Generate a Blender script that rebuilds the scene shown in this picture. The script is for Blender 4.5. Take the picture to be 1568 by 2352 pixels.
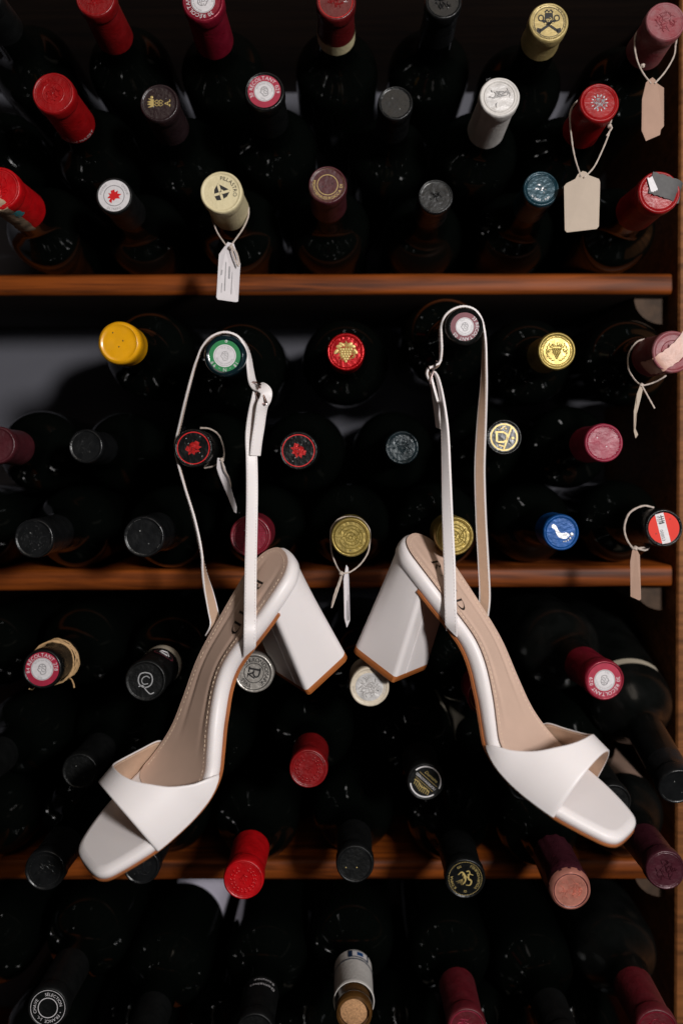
import bpy, math, random
from mathutils import Vector, Matrix
R_ = math.radians
for o in list(bpy.data.objects): bpy.data.objects.remove(o)
scn = bpy.context.scene
C = scn.collection

# ------------------------------------------------------------------ camera, light, exposure
F, D, CX, CY = 2110.0, 0.72, 784.0, 1050.0      # the lens read from the photograph (1568 px wide)
cam = bpy.data.cameras.new('camera'); camo = bpy.data.objects.new('camera', cam); C.objects.link(camo)
cam.sensor_fit = 'VERTICAL'; cam.sensor_height = 36; cam.sensor_width = 24
cam.lens = F/2352*36
cam.shift_y = -(1176-CY)/2352
cam.clip_start = .01; cam.clip_end = 20
camo.location = (0, -D, 0); camo.rotation_euler = (R_(90), 0, 0)
cam.dof.use_dof = True; cam.dof.focus_distance = .695; cam.dof.aperture_fstop = 3.1
scn.camera = camo
w = bpy.data.worlds.new('World'); scn.world = w; w.use_nodes = True
w.node_tree.nodes['Background'].inputs[0].default_value = (1.0, .92, .85, 1)
w.node_tree.nodes['Background'].inputs[1].default_value = .007

def lamp(name, loc, aim, size, power, col):
    l = bpy.data.lights.new(name, 'AREA'); l.shape = 'DISK'; l.size = size; l.energy = power; l.color = col
    o = bpy.data.objects.new(name, l); C.objects.link(o); o.location = loc
    o.rotation_euler = (Vector(aim)-Vector(loc)).to_track_quat('-Z', 'Y').to_euler()
    return o
lamp('key_lamp', (.57, -1.32, .26), (0, 0, -.12), .17, 24, (1, .972, .955))
lamp('fill_lamp', (.1, -1.3, 1.1), (0, 0, -.15), .9, 3.4, (1, .86, .72))
lamp('glint_lamp', (1.30, -1.30, .22), (0, .1, -.2), .26, 3.2, (.95, .97, 1))  # unseen lamp, added for the glints on the bottle shoulders
vs = scn.view_settings
vs.view_transform = 'Standard'; vs.look = 'None'; vs.exposure = -.28; vs.gamma = 1

# ------------------------------------------------------------------ helpers
def P(px, py, Y): 
    d = Y + D
    return Vector(((px-CX)/F*d, Y, -(py-CY)/F*d))
def srgb(r, g, b):
    f = lambda c: (c/255/12.92) if c/255 <= .04045 else ((c/255+.055)/1.055)**2.4
    return (f(r), f(g), f(b), 1)
def obj(name, verts, faces, mat, parent=None, smooth=True, sharp=40):
    me = bpy.data.meshes.new(name); me.from_pydata([tuple(v) for v in verts], [], faces); me.update()
    me.materials.append(mat)
    if smooth:
        me.shade_smooth()
        if sharp: me.set_sharp_from_angle(angle=R_(sharp))
    o = bpy.data.objects.new(name, me); C.objects.link(o)
    if parent: o.parent = parent
    return o
def tag(o, label=None, cat=None, group=None, kind=None):
    if label: o['label'] = label
    if cat: o['category'] = cat
    if group: o['group'] = group
    if kind: o['kind'] = kind
    return o
def empty(name, mat):
    o = bpy.data.objects.new(name, None); C.objects.link(o); o.matrix_world = mat; o.empty_display_size = .02
    return o
class MB:
    def __init__(s): s.v = []; s.f = []
    def add(s, vs, fs):
        n = len(s.v); s.v += [Vector(v) for v in vs]; s.f += [tuple(i+n for i in f) for f in fs]
    def box(s, x0, x1, y0, y1, z0, z1):
        s.add([(x, y, z) for x in (x0, x1) for y in (y0, y1) for z in (z0, z1)],
              [(0,1,3,2),(4,6,7,5),(0,4,5,1),(2,3,7,6),(0,2,6,4),(1,5,7,3)])
    def tube(s, pts, r, n=6, cap=True):
        pts = [Vector(p) for p in pts]; rs = r if isinstance(r, (list, tuple)) else [r]*len(pts)
        t0 = (pts[1]-pts[0]).normalized(); u = t0.orthogonal().normalized(); vv = []
        for i, p in enumerate(pts):
            t = (pts[min(i+1, len(pts)-1)]-pts[max(i-1, 0)]).normalized()
            u = (u - t*u.dot(t)).normalized(); b = t.cross(u)
            for k in range(n):
                a = 2*math.pi*k/n; vv.append(p+(u*math.cos(a)+b*math.sin(a))*rs[i])
        ff = [(i*n+k, i*n+(k+1)%n, (i+1)*n+(k+1)%n, (i+1)*n+k) for i in range(len(pts)-1) for k in range(n)]
        if cap: ff += [tuple(range(n-1, -1, -1)), tuple(range((len(pts)-1)*n, len(pts)*n))]
        s.add(vv, ff)
    def lathe(s, prof, n=40, axis='y', c=Vector((0,0,0))):
        # prof: (a, r) along +y
        vv = []; m = len(prof)
        for k in range(n):
            t = 2*math.pi*k/n; ct, st = math.cos(t), math.sin(t)
            for a, r in prof: vv.append(Vector((r*ct, a, r*st))+c)
        ff = [(k*m+i, k*m+i+1, ((k+1)%n)*m+i+1, ((k+1)%n)*m+i) for k in range(n) for i in range(m-1)]
        s.add(vv, ff)
    def build(s, name, mat, parent=None, smooth=True, sharp=40): return obj(name, s.v, s.f, mat, parent, smooth, sharp)
def crom(pts, n=6):
    out = []
    for i in range(len(pts)-1):
        p0, p1, p2, p3 = pts[max(i-1, 0)], pts[i], pts[i+1], pts[min(i+2, len(pts)-1)]
        for k in range(n):
            t = k/n
            out.append([.5*(2*b+(c-a)*t+(2*a-5*b+4*c-d)*t*t+(3*b-a-3*c+d)*t**3) for a, b, c, d in zip(p0, p1, p2, p3)])
    out.append(list(pts[-1])); return out
def lerp(tab, x):
    if x <= tab[0][0]: return tab[0][1]
    for (a, b), (c, d) in zip(tab, tab[1:]):
        if x <= c: return b+(d-b)*(x-a)/(c-a)
    return tab[-1][1]
def smooth_tab(tab, n=8):
    q = crom([list(t) for t in tab], n); return [tuple(p) for p in q]

# ------------------------------------------------------------------ materials
def mat(name, col, rough=.5, metal=0, bump=0, bscale=400, var=0, vscale=60, coat=0, spec=.5, rvar=0, stretch=None, sss=0, dust=0):
    m = bpy.data.materials.new(name); m.use_nodes = True; nt = m.node_tree; N = nt.nodes; L = nt.links
    b = N['Principled BSDF']; b.inputs['Base Color'].default_value = col
    b.inputs['Roughness'].default_value = rough; b.inputs['Metallic'].default_value = metal
    b.inputs['Specular IOR Level'].default_value = spec
    if coat: b.inputs['Coat Weight'].default_value = coat; b.inputs['Coat Roughness'].default_value = .15
    if sss: b.inputs['Subsurface Weight'].default_value = sss; b.inputs['Subsurface Radius'].default_value = (.004,.003,.002); b.inputs['Subsurface Scale'].default_value = .3
    tc = N.new('ShaderNodeTexCoord'); vec = tc.outputs['Object']
    if stretch:
        mp = N.new('ShaderNodeMapping'); mp.inputs['Scale'].default_value = stretch; L.new(vec, mp.inputs[0]); vec = mp.outputs[0]
    if var or dust:
        n = N.new('ShaderNodeTexNoise'); n.inputs['Scale'].default_value = vscale; n.inputs['Detail'].default_value = 6; L.new(vec, n.inputs[0])
        mx = N.new('ShaderNodeMix'); mx.data_type = 'RGBA'
        rp = N.new('ShaderNodeMapRange'); rp.inputs[1].default_value = .35; rp.inputs[2].default_value = .7
        L.new(n.outputs[0], rp.inputs[0]); L.new(rp.outputs[0], mx.inputs[0])
        k = 1-var
        mx.inputs[6].default_value = col
        mx.inputs[7].default_value = tuple(c*k for c in col[:3])+(1,) if not dust else tuple(c+(.30-c)*dust for c in col[:3])+(1,)
        L.new(mx.outputs[2], b.inputs['Base Color'])
    if rvar:
        n = N.new('ShaderNodeTexNoise'); n.inputs['Scale'].default_value = vscale*.7; n.inputs['Detail'].default_value = 5; L.new(vec, n.inputs[0])
        rp = N.new('ShaderNodeMapRange'); rp.inputs[1].default_value = .3; rp.inputs[2].default_value = .7
        rp.inputs[3].default_value = max(.02, rough-rvar); rp.inputs[4].default_value = rough+rvar
        L.new(n.outputs[0], rp.inputs[0]); L.new(rp.outputs[0], b.inputs['Roughness'])
    if bump:
        n = N.new('ShaderNodeTexNoise'); n.inputs['Scale'].default_value = bscale; n.inputs['Detail'].default_value = 4; L.new(vec, n.inputs[0])
        bp = N.new('ShaderNodeBump'); bp.inputs['Strength'].default_value = bump; bp.inputs['Distance'].default_value = .0006
        L.new(n.outputs[0], bp.inputs['Height']); L.new(bp.outputs[0], b.inputs['Normal'])
    return m
def cap(name, rgb, rough=.42, metal=0., bump=.65, bscale=380, var=.3, coat=.0, dust=0, **k):
    return mat(name, srgb(*rgb), rough, metal, bump, bscale, var, 120, coat, rvar=.1, dust=dust, **k)
M = {}
M['glass'] = mat('dark_bottle_glass', (.0015, .0021, .0017, 1), .09, 0, 0, 60, 0, 30, spec=.38)
M['glass_dusty'] = mat('dusty_bottle_glass', (.002, .0025, .0022, 1), .26, 0, .1, 300, 0, 40, spec=.4, rvar=.12, dust=.012)
M['glass_brown'] = mat('brown_glass_lip', srgb(92, 62, 30), .1, 0, .1, 60, .5, 90, coat=.6)
M['cork'] = mat('cork', srgb(196, 148, 104), .85, 0, .6, 900, .45, 700)
M['black'] = cap('black_foil', (15, 16, 16), .3, var=0, spec=.35)
M['black_matte'] = cap('matte_black_foil', (13, 14, 14), .46, var=0, spec=.3)
M['char'] = cap('charcoal_foil', (21, 22, 23), .3, bump=.6, bscale=300, spec=.4)
M['brown'] = cap('dark_brown_foil', (44, 31, 33), .3)
M['red'] = cap('red_foil', (152, 14, 18), .38, spec=.4)
M['red2'] = cap('bright_red_foil', (184, 10, 18), .40, spec=.4)
M['red3'] = cap('deep_red_foil', (130, 17, 20), .36)
M['darkred'] = cap('dark_red_foil', (98, 22, 24), .34)
M['crimson'] = cap('crimson_foil', (134, 22, 44), .34, metal=.25)
M['dusty'] = cap('dusty_crimson_foil', (130, 48, 56), .55, dust=.25)
M['rose'] = cap('rose_red_foil', (146, 38, 62), .44, spec=.35)
M['rose2'] = cap('raspberry_foil', (120, 28, 42), .36)
M['maroon'] = cap('maroon_foil', (74, 30, 36), .36)
M['maroon2'] = cap('dark_maroon_foil', (74, 32, 42), .32, metal=.2, bump=.8)
M['wine'] = cap('velvet_red_foil', (92, 18, 28), .5)
M['cream'] = cap('cream_foil', (214, 200, 160), .5, var=.1)
M['white'] = cap('white_foil', (208, 203, 198), .5, var=.08)
M['ivory'] = cap('ivory_foil', (205, 192, 172), .45, var=.1)
M['yellow'] = cap('yellow_wax', (228, 162, 18), .28, bump=.5, bscale=90, var=.12, coat=.4)
M['gold'] = cap('gold_foil', (160, 139, 76), .40, metal=.6, bump=.5)
M['golddisc'] = cap('pale_gold_foil', (172, 153, 84), .38, metal=.55, bump=.6, bscale=120)
M['goldyel'] = cap('yellow_gold_foil', (196, 174, 116), .42, metal=.25)
M['teal'] = cap('teal_foil', (22, 58, 70), .32, metal=.3, coat=.1)
M['dteal'] = cap('dark_teal_foil', (26, 40, 45), .3, metal=.2)
M['dgreen'] = cap('dark_green_wax', (14, 34, 40), .18, coat=.5, bump=.4, bscale=90)
M['blue'] = cap('blue_foil', (8, 74, 140), .44, metal=.2, spec=.35)
M['pink'] = cap('pink_copper_foil', (214, 140, 122), .36, metal=.45, bump=1, bscale=220)
M['silver'] = cap('silver_foil', (190, 184, 176), .34, metal=.55)
M['silvdisc'] = cap('silver_white_foil', (205, 202, 200), .42, metal=.35, bump=1., bscale=160)
M['redm'] = cap('red_metal_foil', (182, 14, 22), .28, metal=.5)
M['rim'] = cap('worn_silver_edge', (120, 120, 118), .35, metal=.6, bump=1, bscale=900)
M['p_white'] = mat('white_print', srgb(214, 210, 212), .5, var=.12, vscale=500)
M['p_grey'] = mat('grey_print', srgb(125, 122, 124), .5)
M['p_black'] = mat('black_print', srgb(22, 20, 20), .5)
M['p_gold'] = mat('gold_print', srgb(196, 172, 108), .45, .35, .4, 600)
M['p_red'] = mat('red_print', srgb(200, 24, 28), .4)
M['p_redm'] = mat('red_metal_print', srgb(190, 40, 40), .3, .35, .6, 500)
M['p_crim'] = mat('crimson_print', srgb(164, 30, 60), .55, var=.2, vscale=300)
M['p_mar'] = mat('maroon_print', srgb(112, 44, 56), .55, var=.2, vscale=300)
M['p_green'] = mat('green_print', srgb(40, 128, 74), .4, var=.15, vscale=200)
M['p_orange'] = mat('orange_red_sticker', srgb(214, 46, 30), .6, spec=.3)
M['p_silver'] = mat('silver_print', srgb(196, 196, 198), .36, .5, .4, 500)
M['p_blue'] = mat('blue_print', srgb(20, 70, 130), .4)
M['p_navy'] = mat('navy_print', srgb(14, 40, 70), .4)
M['paper'] = mat('tag_paper', srgb(212, 206, 208), .8, 0, .15, 600, .07, 90)
M['kraft'] = mat('kraft_tag_paper', srgb(168, 136, 118), .8, 0, .2, 600, .12, 60)
M['beige'] = mat('beige_tag_paper', srgb(180, 164, 148), .8, 0, .15, 600, .08, 60)
M['string'] = mat('cotton_string', srgb(206, 190, 178), .9, 0, .8, 1800, .25, 1500)
M['raffia'] = mat('raffia', srgb(196, 158, 112), .8, 0, .5, 900, .3, 900)
M['label_cream'] = mat('cream_bottle_label', srgb(190, 178, 158), .75, var=.15, vscale=40)
M['label_lilac'] = mat('pale_bottle_label', srgb(214, 208, 224), .7, var=.08, vscale=40)
M['tape'] = mat('translucent_tape', srgb(196, 152, 136), .45, var=.2, vscale=200, bump=.4, bscale=300)
M['tape_dark'] = mat('grey_torn_strip', srgb(72, 70, 70), .6, var=.3, vscale=300)
M['teal_paper'] = mat('teal_paper', srgb(40, 110, 116), .6)
M['torn'] = mat('torn_tax_strip', srgb(178, 150, 122), .8, var=.75, vscale=130, bump=.6, bscale=300)
M['leather'] = mat('white_leather', srgb(230, 223, 222), .42, 0, .10, 1600, .02, 40, sss=.05, spec=.4)
M['insole'] = mat('tan_insole_leather', srgb(204, 174, 156), .42, 0, .12, 1400, .05, 70, spec=.35)
M['lining'] = mat('tan_strap_lining', srgb(186, 154, 130), .62, 0, .3, 1500, .08, 200)
M['sole'] = mat('brown_outsole', srgb(168, 100, 56), .45, 0, .1, 500, .25, 60)
M['tip'] = mat('brown_heel_tip', srgb(160, 92, 44), .42, 0, .1, 500, .15, 60)
M['thread'] = mat('stitch_thread', srgb(222, 200, 176), .8)
M['thread_w'] = mat('white_stitch_thread', srgb(196, 186, 182), .8)
M['ink'] = mat('stamped_black_ink', srgb(34, 26, 22), .4)
M['metal'] = mat('rose_nickel_buckle', srgb(200, 176, 172), .16, 1.0)
M['wall'] = mat('grey_wall_paint', srgb(100, 100, 108), .85, 0, .3, 120, .1, 8)

def wood(name, dark, lite, rough=.34, sc=1.0):
    m = bpy.data.materials.new(name); m.use_nodes = True; nt = m.node_tree; N = nt.nodes; L = nt.links; b = N['Principled BSDF']
    tc = N.new('ShaderNodeTexCoord'); mp = N.new('ShaderNodeMapping'); mp.inputs['Scale'].default_value = (2.2*sc, 30*sc, 46*sc); L.new(tc.outputs['Object'], mp.inputs[0])
    n = N.new('ShaderNodeTexNoise'); n.inputs['Scale'].default_value = 4; n.inputs['Detail'].default_value = 9; n.inputs['Distortion'].default_value = .6; L.new(mp.outputs[0], n.inputs[0])
    n2 = N.new('ShaderNodeTexNoise'); n2.inputs['Scale'].default_value = 7; n2.inputs['Detail'].default_value = 3; L.new(tc.outputs['Object'], n2.inputs[0])
    ad = N.new('ShaderNodeMath'); ad.operation = 'MULTIPLY_ADD'; ad.inputs[1].default_value = .5; L.new(n2.outputs[0], ad.inputs[0]); L.new(n.outputs[0], ad.inputs[2])
    cr = N.new('ShaderNodeValToRGB'); cr.color_ramp.elements[0].position = .52; cr.color_ramp.elements[0].color = dark; cr.color_ramp.elements[1].position = .95; cr.color_ramp.elements[1].color = lite
    L.new(ad.outputs[0], cr.inputs[0]); L.new(cr.outputs[0], b.inputs['Base Color'])
    b.inputs['Roughness'].default_value = rough; b.inputs['Specular IOR Level'].default_value = .17
    bp = N.new('ShaderNodeBump'); bp.inputs['Strength'].default_value = .25; bp.inputs['Distance'].default_value = .0008
    L.new(n.outputs[0], bp.inputs['Height']); L.new(bp.outputs[0], b.inputs['Normal'])
    return m
M['wood'] = wood('varnished_shelf_wood', srgb(38, 15, 6), srgb(136, 67, 20), .5)
M['wood_under'] = wood('shaded_shelf_underside', srgb(18, 11, 8), srgb(34, 22, 15), .8)  # shade beneath the boards, painted in as near-black wood on their bottom faces
M['wood_up'] = wood('upright_wood', srgb(84, 50, 25), srgb(138, 86, 46), .6)
M['cleat'] = mat('dusty_wood_cleat', srgb(76, 56, 40), .8, 0, .5, 300, .5, 90)

# ------------------------------------------------------------------ the setting and the rack
mb = MB(); mb.box(-1.2, 1.2, .328, .36, -1.1, 1.0)
tag(mb.build('wall', M['wall']), 'plain grey wall behind the wine rack', 'wall', kind='structure')

SH = [(.4335, .434), (.1642, .1655), (-.1030, -.0975), (-.3625, -.3612), (-.625, -.625)]       # shelf tops at the left and right end
TH = .0187; YS = .105
rack = empty('wine_rack', Matrix.Translation((0, .22, -.70)))
tag(rack, 'varnished brown wooden wine rack with stacked shelf boards and right upright', 'wine rack')
def bevelled_board(x0, x1, zl, zr, name, m):
    sec = [(.0,.0035),(.0012,.0012),(.0035,0),(.22,0),(.22,-TH),(.0035,-TH),(.0012,-TH+.0012),(.0,-TH+.0035)]
    nx = 24; vv = []; ff = []; k = len(sec)
    rng = random.Random(name+str(zl))
    for i in range(nx+1):
        t = i/nx; x = x0+(x1-x0)*t; z = zl+(zr-zl)*t+rng.uniform(-.0003,.0003)
        for (y, dz) in sec: vv.append((x, YS+y, z+(dz if dz <= 0 else -dz)-(.0 if dz else 0)))
    for i in range(nx):
        for j in range(k): ff.append((i*k+j, i*k+(j+1)%k, (i+1)*k+(j+1)%k, (i+1)*k+j))
    ff += [tuple(range(k)), tuple(range(nx*k+k-1, nx*k-1, -1))]
    mi = rack.matrix_world.inverted()
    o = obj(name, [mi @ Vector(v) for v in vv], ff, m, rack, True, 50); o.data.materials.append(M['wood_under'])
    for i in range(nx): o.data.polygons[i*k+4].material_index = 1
    return o
XU = .2968
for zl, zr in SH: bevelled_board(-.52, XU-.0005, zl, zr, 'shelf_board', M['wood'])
mi = rack.matrix_world.inverted()
b = MB(); n = 30
for i in range(n+1):
    z = -.70+1.5*i/n; xl = XU+.0014+.0050*(z+.1)/1.0
    for dx, y in ((0, YS-.006),(.0015, YS-.0085),(.05, YS-.0085),(.05, .326),(0, .326)): b.v.append(mi @ Vector((xl+dx, y, z)))
for i in range(n):
    for j in range(5): b.f.append((i*5+j, i*5+(j+1)%5, (i+1)*5+(j+1)%5, (i+1)*5+j))
b.f += [tuple(range(4, -1, -1)), tuple(range(n*5, n*5+5))]
b.build('upright', M['wood_up'], rack, True, 30)
for zl, zr in SH[1:4]:
    c = MB(); prof = [(0, 0)]+[(.026*math.cos(t), -.024*math.sin(t)) for t in [i*math.pi/2/8 for i in range(9)]]
    f = [(XU-.002-x, z) for x, z in prof]
    vv = [mi @ Vector((x, y, zr-TH-.0006+z)) for y in (YS+.02, YS+.20) for x, z in f]; k = len(f)
    c.add(vv, [tuple(range(k)), tuple(range(2*k-1, k-1, -1))]+[(i, (i+1)%k, (i+1)%k+k, i+k) for i in range(k)])
    c.build('support_cleat', M['cleat'], rack, True, 40)

# ------------------------------------------------------------------ glyphs and cap art
_g = {}
def glyph(ch):
    if ch in _g: return _g[ch]
    cu = bpy.data.curves.new('glyph', 'FONT'); cu.body = ch; cu.size = 1; cu.resolution_u = 3
    o = bpy.data.objects.new('glyph', cu); C.objects.link(o)
    dg = bpy.context.evaluated_depsgraph_get(); ev = o.evaluated_get(dg); me = ev.to_mesh()
    vs = [(v.co.x, v.co.y) for v in me.vertices]; fs = [tuple(p.vertices) for p in me.polygons]
    ev.to_mesh_clear(); bpy.data.objects.remove(o); bpy.data.curves.remove(cu)
    if vs: x0 = min(v[0] for v in vs); x1 = max(v[0] for v in vs); vs = [(x-x0, y) for x, y in vs]; wd = x1-x0
    else: wd = .3
    _g[ch] = (vs, fs, wd); return _g[ch]
SERIF = {  # hand drawn serif capitals for the insole stamp: lists of quads/polys in a unit-high box
 'R': [[(.05,0),(.36,0),(.36,.03),(.05,.03)],[(.05,.97),(.36,.97),(.36,1),(.05,1)],[(.13,.02),(.28,.02),(.28,.98),(.13,.98)],
       'arc', [(.36,.48),(.50,.50),(.80,.06),(.66,.02)],[(.62,0),(.90,0),(.90,.03),(.62,.03)]],
 'A': [[(-.02,0),(.22,0),(.22,.03),(-.02,.03)],[(.52,0),(.86,0),(.86,.03),(.52,.03)],[(.08,.02),(.12,.02),(.44,1),(.40,1)],[(.38,1),(.46,1),(.78,.02),(.62,.02)],[(.2,.34),(.6,.34),(.6,.37),(.2,.37)]],
 'I': [[(0,0),(.31,0),(.31,.03),(0,.03)],[(0,.97),(.31,.97),(.31,1),(0,1)],[(.08,.02),(.23,.02),(.23,.98),(.08,.98)]],
 'D': [[(.05,0),(.36,0),(.36,.03),(.05,.03)],[(.05,.97),(.36,.97),(.36,1),(.05,1)],[(.13,.02),(.28,.02),(.28,.98),(.13,.98)],'bigarc']}
class Art:
    """flat print and low relief on a cap face: unit disc, x right, y up; relief towards the viewer"""
    def __init__(s, R, a0, rot=0):
        s.R = R; s.a0 = a0; s.rot = R_(rot); s.lay = {}
    def L(s, name, m): return s.lay.setdefault((name, m), MB())
    def pt(s, x, y, h):
        c, n = math.cos(s.rot), math.sin(s.rot)
        return Vector(((x*c-y*n)*s.R, s.a0-h*.001, (x*n+y*c)*s.R))
    def disc(s, m, r, h=.12, name='printed_disc', cx=0, cy=0, n=40, ry=None):
        ry = ry or r
        vv = [s.pt(cx, cy, h)]+[s.pt(cx+r*math.cos(2*math.pi*k/n), cy+ry*math.sin(2*math.pi*k/n), h) for k in range(n)]
        s.L(name, m).add(vv, [(0, 1+k, 1+(k+1)%n) for k in range(n)])
    def ring(s, m, r0, r1, h=.14, name='printed_ring', n=48, a0=0, a1=360, ridge=0):
        rr = [(r0, h), ((r0+r1)/2, h+ridge), (r1, h)] if ridge else [(r0, h), (r1, h)]
        full = abs(a1-a0) >= 360; c = n if full else n+1; k = len(rr); vv = []
        for i in range(c):
            t = R_(a0+(a1-a0)*i/n); vv += [s.pt(r*math.cos(t), r*math.sin(t), hh) for r, hh in rr]
        ff = [(i*k+j, i*k+j+1, ((i+1)%c)*k+j+1, ((i+1)%c)*k+j) for i in range(n) for j in range(k-1)]
        s.L(name, m).add(vv, ff)
    def poly(s, m, pts, h=.16, name='emblem'):
        s.L(name, m).add([s.pt(x, y, h) for x, y in pts], [tuple(range(len(pts)))])
    def stroke(s, m, pts, w, h=.16, ridge=0, name='emblem', taper=False):
        n = len(pts); vv = []
        for i, (x, y) in enumerate(pts):
            xa, ya = pts[max(i-1, 0)]; xb, yb = pts[min(i+1, n-1)]
            l = math.hypot(xb-xa, yb-ya) or 1; nx, ny = -(yb-ya)/l, (xb-xa)/l
            ww = w*.5*((1-abs(2*i/(n-1)-1)*.75) if taper else 1)
            vv += [s.pt(x+nx*ww, y+ny*ww, h), s.pt(x, y, h+ridge), s.pt(x-nx*ww, y-ny*ww, h)]
        s.L(name, m).add(vv, [f for i in range(n-1) for f in ((i*3, i*3+1, i*3+4, i*3+3), (i*3+1, i*3+2, i*3+5, i*3+4))])
    def dot(s, m, x, y, r, h=.15, ridge=.5, name='emblem', ry=None, ang=0):
        ry = ry or r; c, n = math.cos(ang), math.sin(ang); vv = []
        for k in range(8):
            t = 2*math.pi*k/8; u, v = r*math.cos(t), ry*math.sin(t); vv.append(s.pt(x+u*c-v*n, y+u*n+v*c, h))
        for k in range(8):
            t = 2*math.pi*k/8; u, v = .6*r*math.cos(t), .6*ry*math.sin(t); vv.append(s.pt(x+u*c-v*n, y+u*n+v*c, h+ridge*.75))
        vv.append(s.pt(x, y, h+ridge))
        s.L(name, m).add(vv, [(k, (k+1)%8, 8+(k+1)%8, 8+k) for k in range(8)]+[(8+k, 8+(k+1)%8, 16) for k in range(8)])
    def text(s, m, txt, size, r, mid, out=True, h=.2, gap=.16, name='lettering', sx=1.0):
        """letters on a circle, centred at angle mid (deg, 0 = right, 90 = up); out: tops point outwards (reads clockwise)"""
        ws = [glyph(c)[2]*size*sx+gap*size if c != ' ' else .42*size for c in txt]; tot = sum(ws)
        sgn = -1 if out else 1; a = R_(mid)-sgn*tot/2/r
        for c, wd in zip(txt, ws):
            am = a+sgn*wd/2/r; a += sgn*wd/r
            if c == ' ': continue
            vs, fs, gw = glyph(c); up = (math.cos(am), math.sin(am)) if out else (-math.cos(am), -math.sin(am)); rt = (up[1], -up[0])
            cx, cy = r*math.cos(am), r*math.sin(am)
            s.L(name, m).add([s.pt(cx+rt[0]*(x-gw/2)*size*sx+up[0]*(y-.35)*size, cy+rt[1]*(x-gw/2)*size*sx+up[1]*(y-.35)*size, h) for x, y in vs], fs)
    def line(s, m, txt, size, x, y, ang=0, h=.2, gap=.1, name='lettering', slant=0):
        c, n = math.cos(R_(ang)), math.sin(R_(ang))
        tot = sum((glyph(k)[2]+gap)*size if k != ' ' else .4*size for k in txt); u = -tot/2
        for k in txt:
            if k == ' ': u += .4*size; continue
            vs, fs, gw = glyph(k)
            s.L(name, m).add([s.pt(x+(u+(a+slant*b)*size)*c-(b-.35)*size*n, y+(u+(a+slant*b)*size)*n+(b-.35)*size*c, h) for a, b in vs], fs)
            u += (gw+gap)*size
    # relief motifs
    def crest(s, m, r, n=26, seed=1, w=.07, ridge=.35, h=.1):
        g = random.Random(seed)
        for i in range(n):
            a = g.uniform(0, 6.28); q = r*math.sqrt(g.random())*.85; x, y = q*math.cos(a), q*math.sin(a); d = g.uniform(0, 6.28); pts = []
            for k in range(7):
                if math.hypot(x, y) > r: break
                pts.append((x, y)); d += g.uniform(-.2, .75); x += .08*math.cos(d)*r*1.6; y += .08*math.sin(d)*r*1.6
            if len(pts) > 2: s.stroke(m, pts, w, h, ridge, taper=True)
    def wreath(s, m, r, n=16, ridge=.5, span=(120, 420)):
        for i in range(n):
            a = R_(span[0]+(span[1]-span[0])*i/(n-1))
            for sg in (-1, 1):
                s.dot(m, (r+sg*.07)*math.cos(a), (r+sg*.07)*math.sin(a), .09, .1, ridge, 'emblem', .04, a+math.pi/2+sg*.6)
    def grapes(s, m, sc=1, ridge=.6):
        for j, k in enumerate((5, 4, 4, 3, 2, 1)):
            for i in range(k): s.dot(m, (i-(k-1)/2)*.125*sc, (.12-j*.11)*sc, .066*sc, .1, ridge)
        for sg in (-1, 1):
            for q in range(3): s.dot(m, sg*(.18+.13*q)*sc, (.34-.16*q*q*.5)*sc, .15*sc, .1, ridge*.7, 'emblem', .075*sc, sg*(.5-q*.7))
        s.stroke(m, [(0,.5*sc),(.03*sc,.38*sc),(0,.25*sc)], .05*sc, .1, ridge)
    def head(s, m, sc=.3, w=.035, h=.22):
        q = [[(-.5,.5),(-.2,.75),(.15,.8),(.5,.55),(.65,.1),(.5,-.2),(.6,-.55),(.3,-.8),(-.1,-.85),(-.35,-.65),(-.25,-.45),(-.55,-.35),(-.6,-.15),(-.75,-.05),(-.55,.2),(-.5,.5)],
             [(-.5,.5),(-.1,.35),(.2,.05),(.45,-.15)],[(.1,.75),(.05,.5),(.4,.35),(.6,.3)],[(.0,.1),(-.1,-.2),(.1,-.4),(.4,-.5)],[(-.45,.1),(-.3,.12)]]
        for st in q: s.stroke(m, [(x*sc, y*sc) for x, y in crom([list(p) for p in st], 3)], w, h, name='portrait_print')
    def finish(s, parent):
        for (name, m), mb in s.lay.items():
            o = mb.build(name, M[m], parent, True, 60)

# ------------------------------------------------------------------ bottles
LEN = .296
BOTTLES = []
def body_prof(R, Lc, kind, rb):
    a0 = Lc-.001
    if kind == 'burg':
        q = [(a0, R-.0004), (.078, R+.0008), (.092, R+.0035), (.108, R+.009), (.125, rb-.0085), (.142, rb-.0032), (.158, rb-.0006), (.172, rb)]
    elif kind == 'champ':
        q = [(a0, R-.0003), (.070, R+.002), (.095, R+.008), (.12, rb-.011), (.142, rb-.004), (.165, rb-.0005), (.18, rb)]
    else:
        q = [(a0, R-.0004), (.074, R+.0002), (.083, R+.0014), (.091, R+.0052), (.099, rb-.0105), (.107, rb-.0045), (.116, rb-.0012), (.127, rb)]
    q = smooth_tab(q, 3)
    return q+[(.2, rb), (.286, rb), (.293, rb-.001), (.296, rb-.005), (.294, rb-.012), (.285, .008), (.282, 0)]
def add_bottle(bid, px, py, rpx, cm, label, Lc=.055, kind='bord', Y=None, art=None, rb=.0375, style='foil', recess=.0007, glass='glass', shelf=0, row=0, rot=0, band=None, z_free=False, rimart=None):
    if Y is None:
        Y = max(-.02, min(.025, .3*(F*.0150/rpx-D)))
    BOTTLES.append(dict(id=bid, cap=P(px, py, Y), R=rpx*(Y+D)/F, cm=cm, label=label, Lc=Lc, kind=kind, art=art, rb=rb, style=style, recess=recess, glass=glass, shelf=shelf, row=row, rot=rot, band=band))

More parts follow.
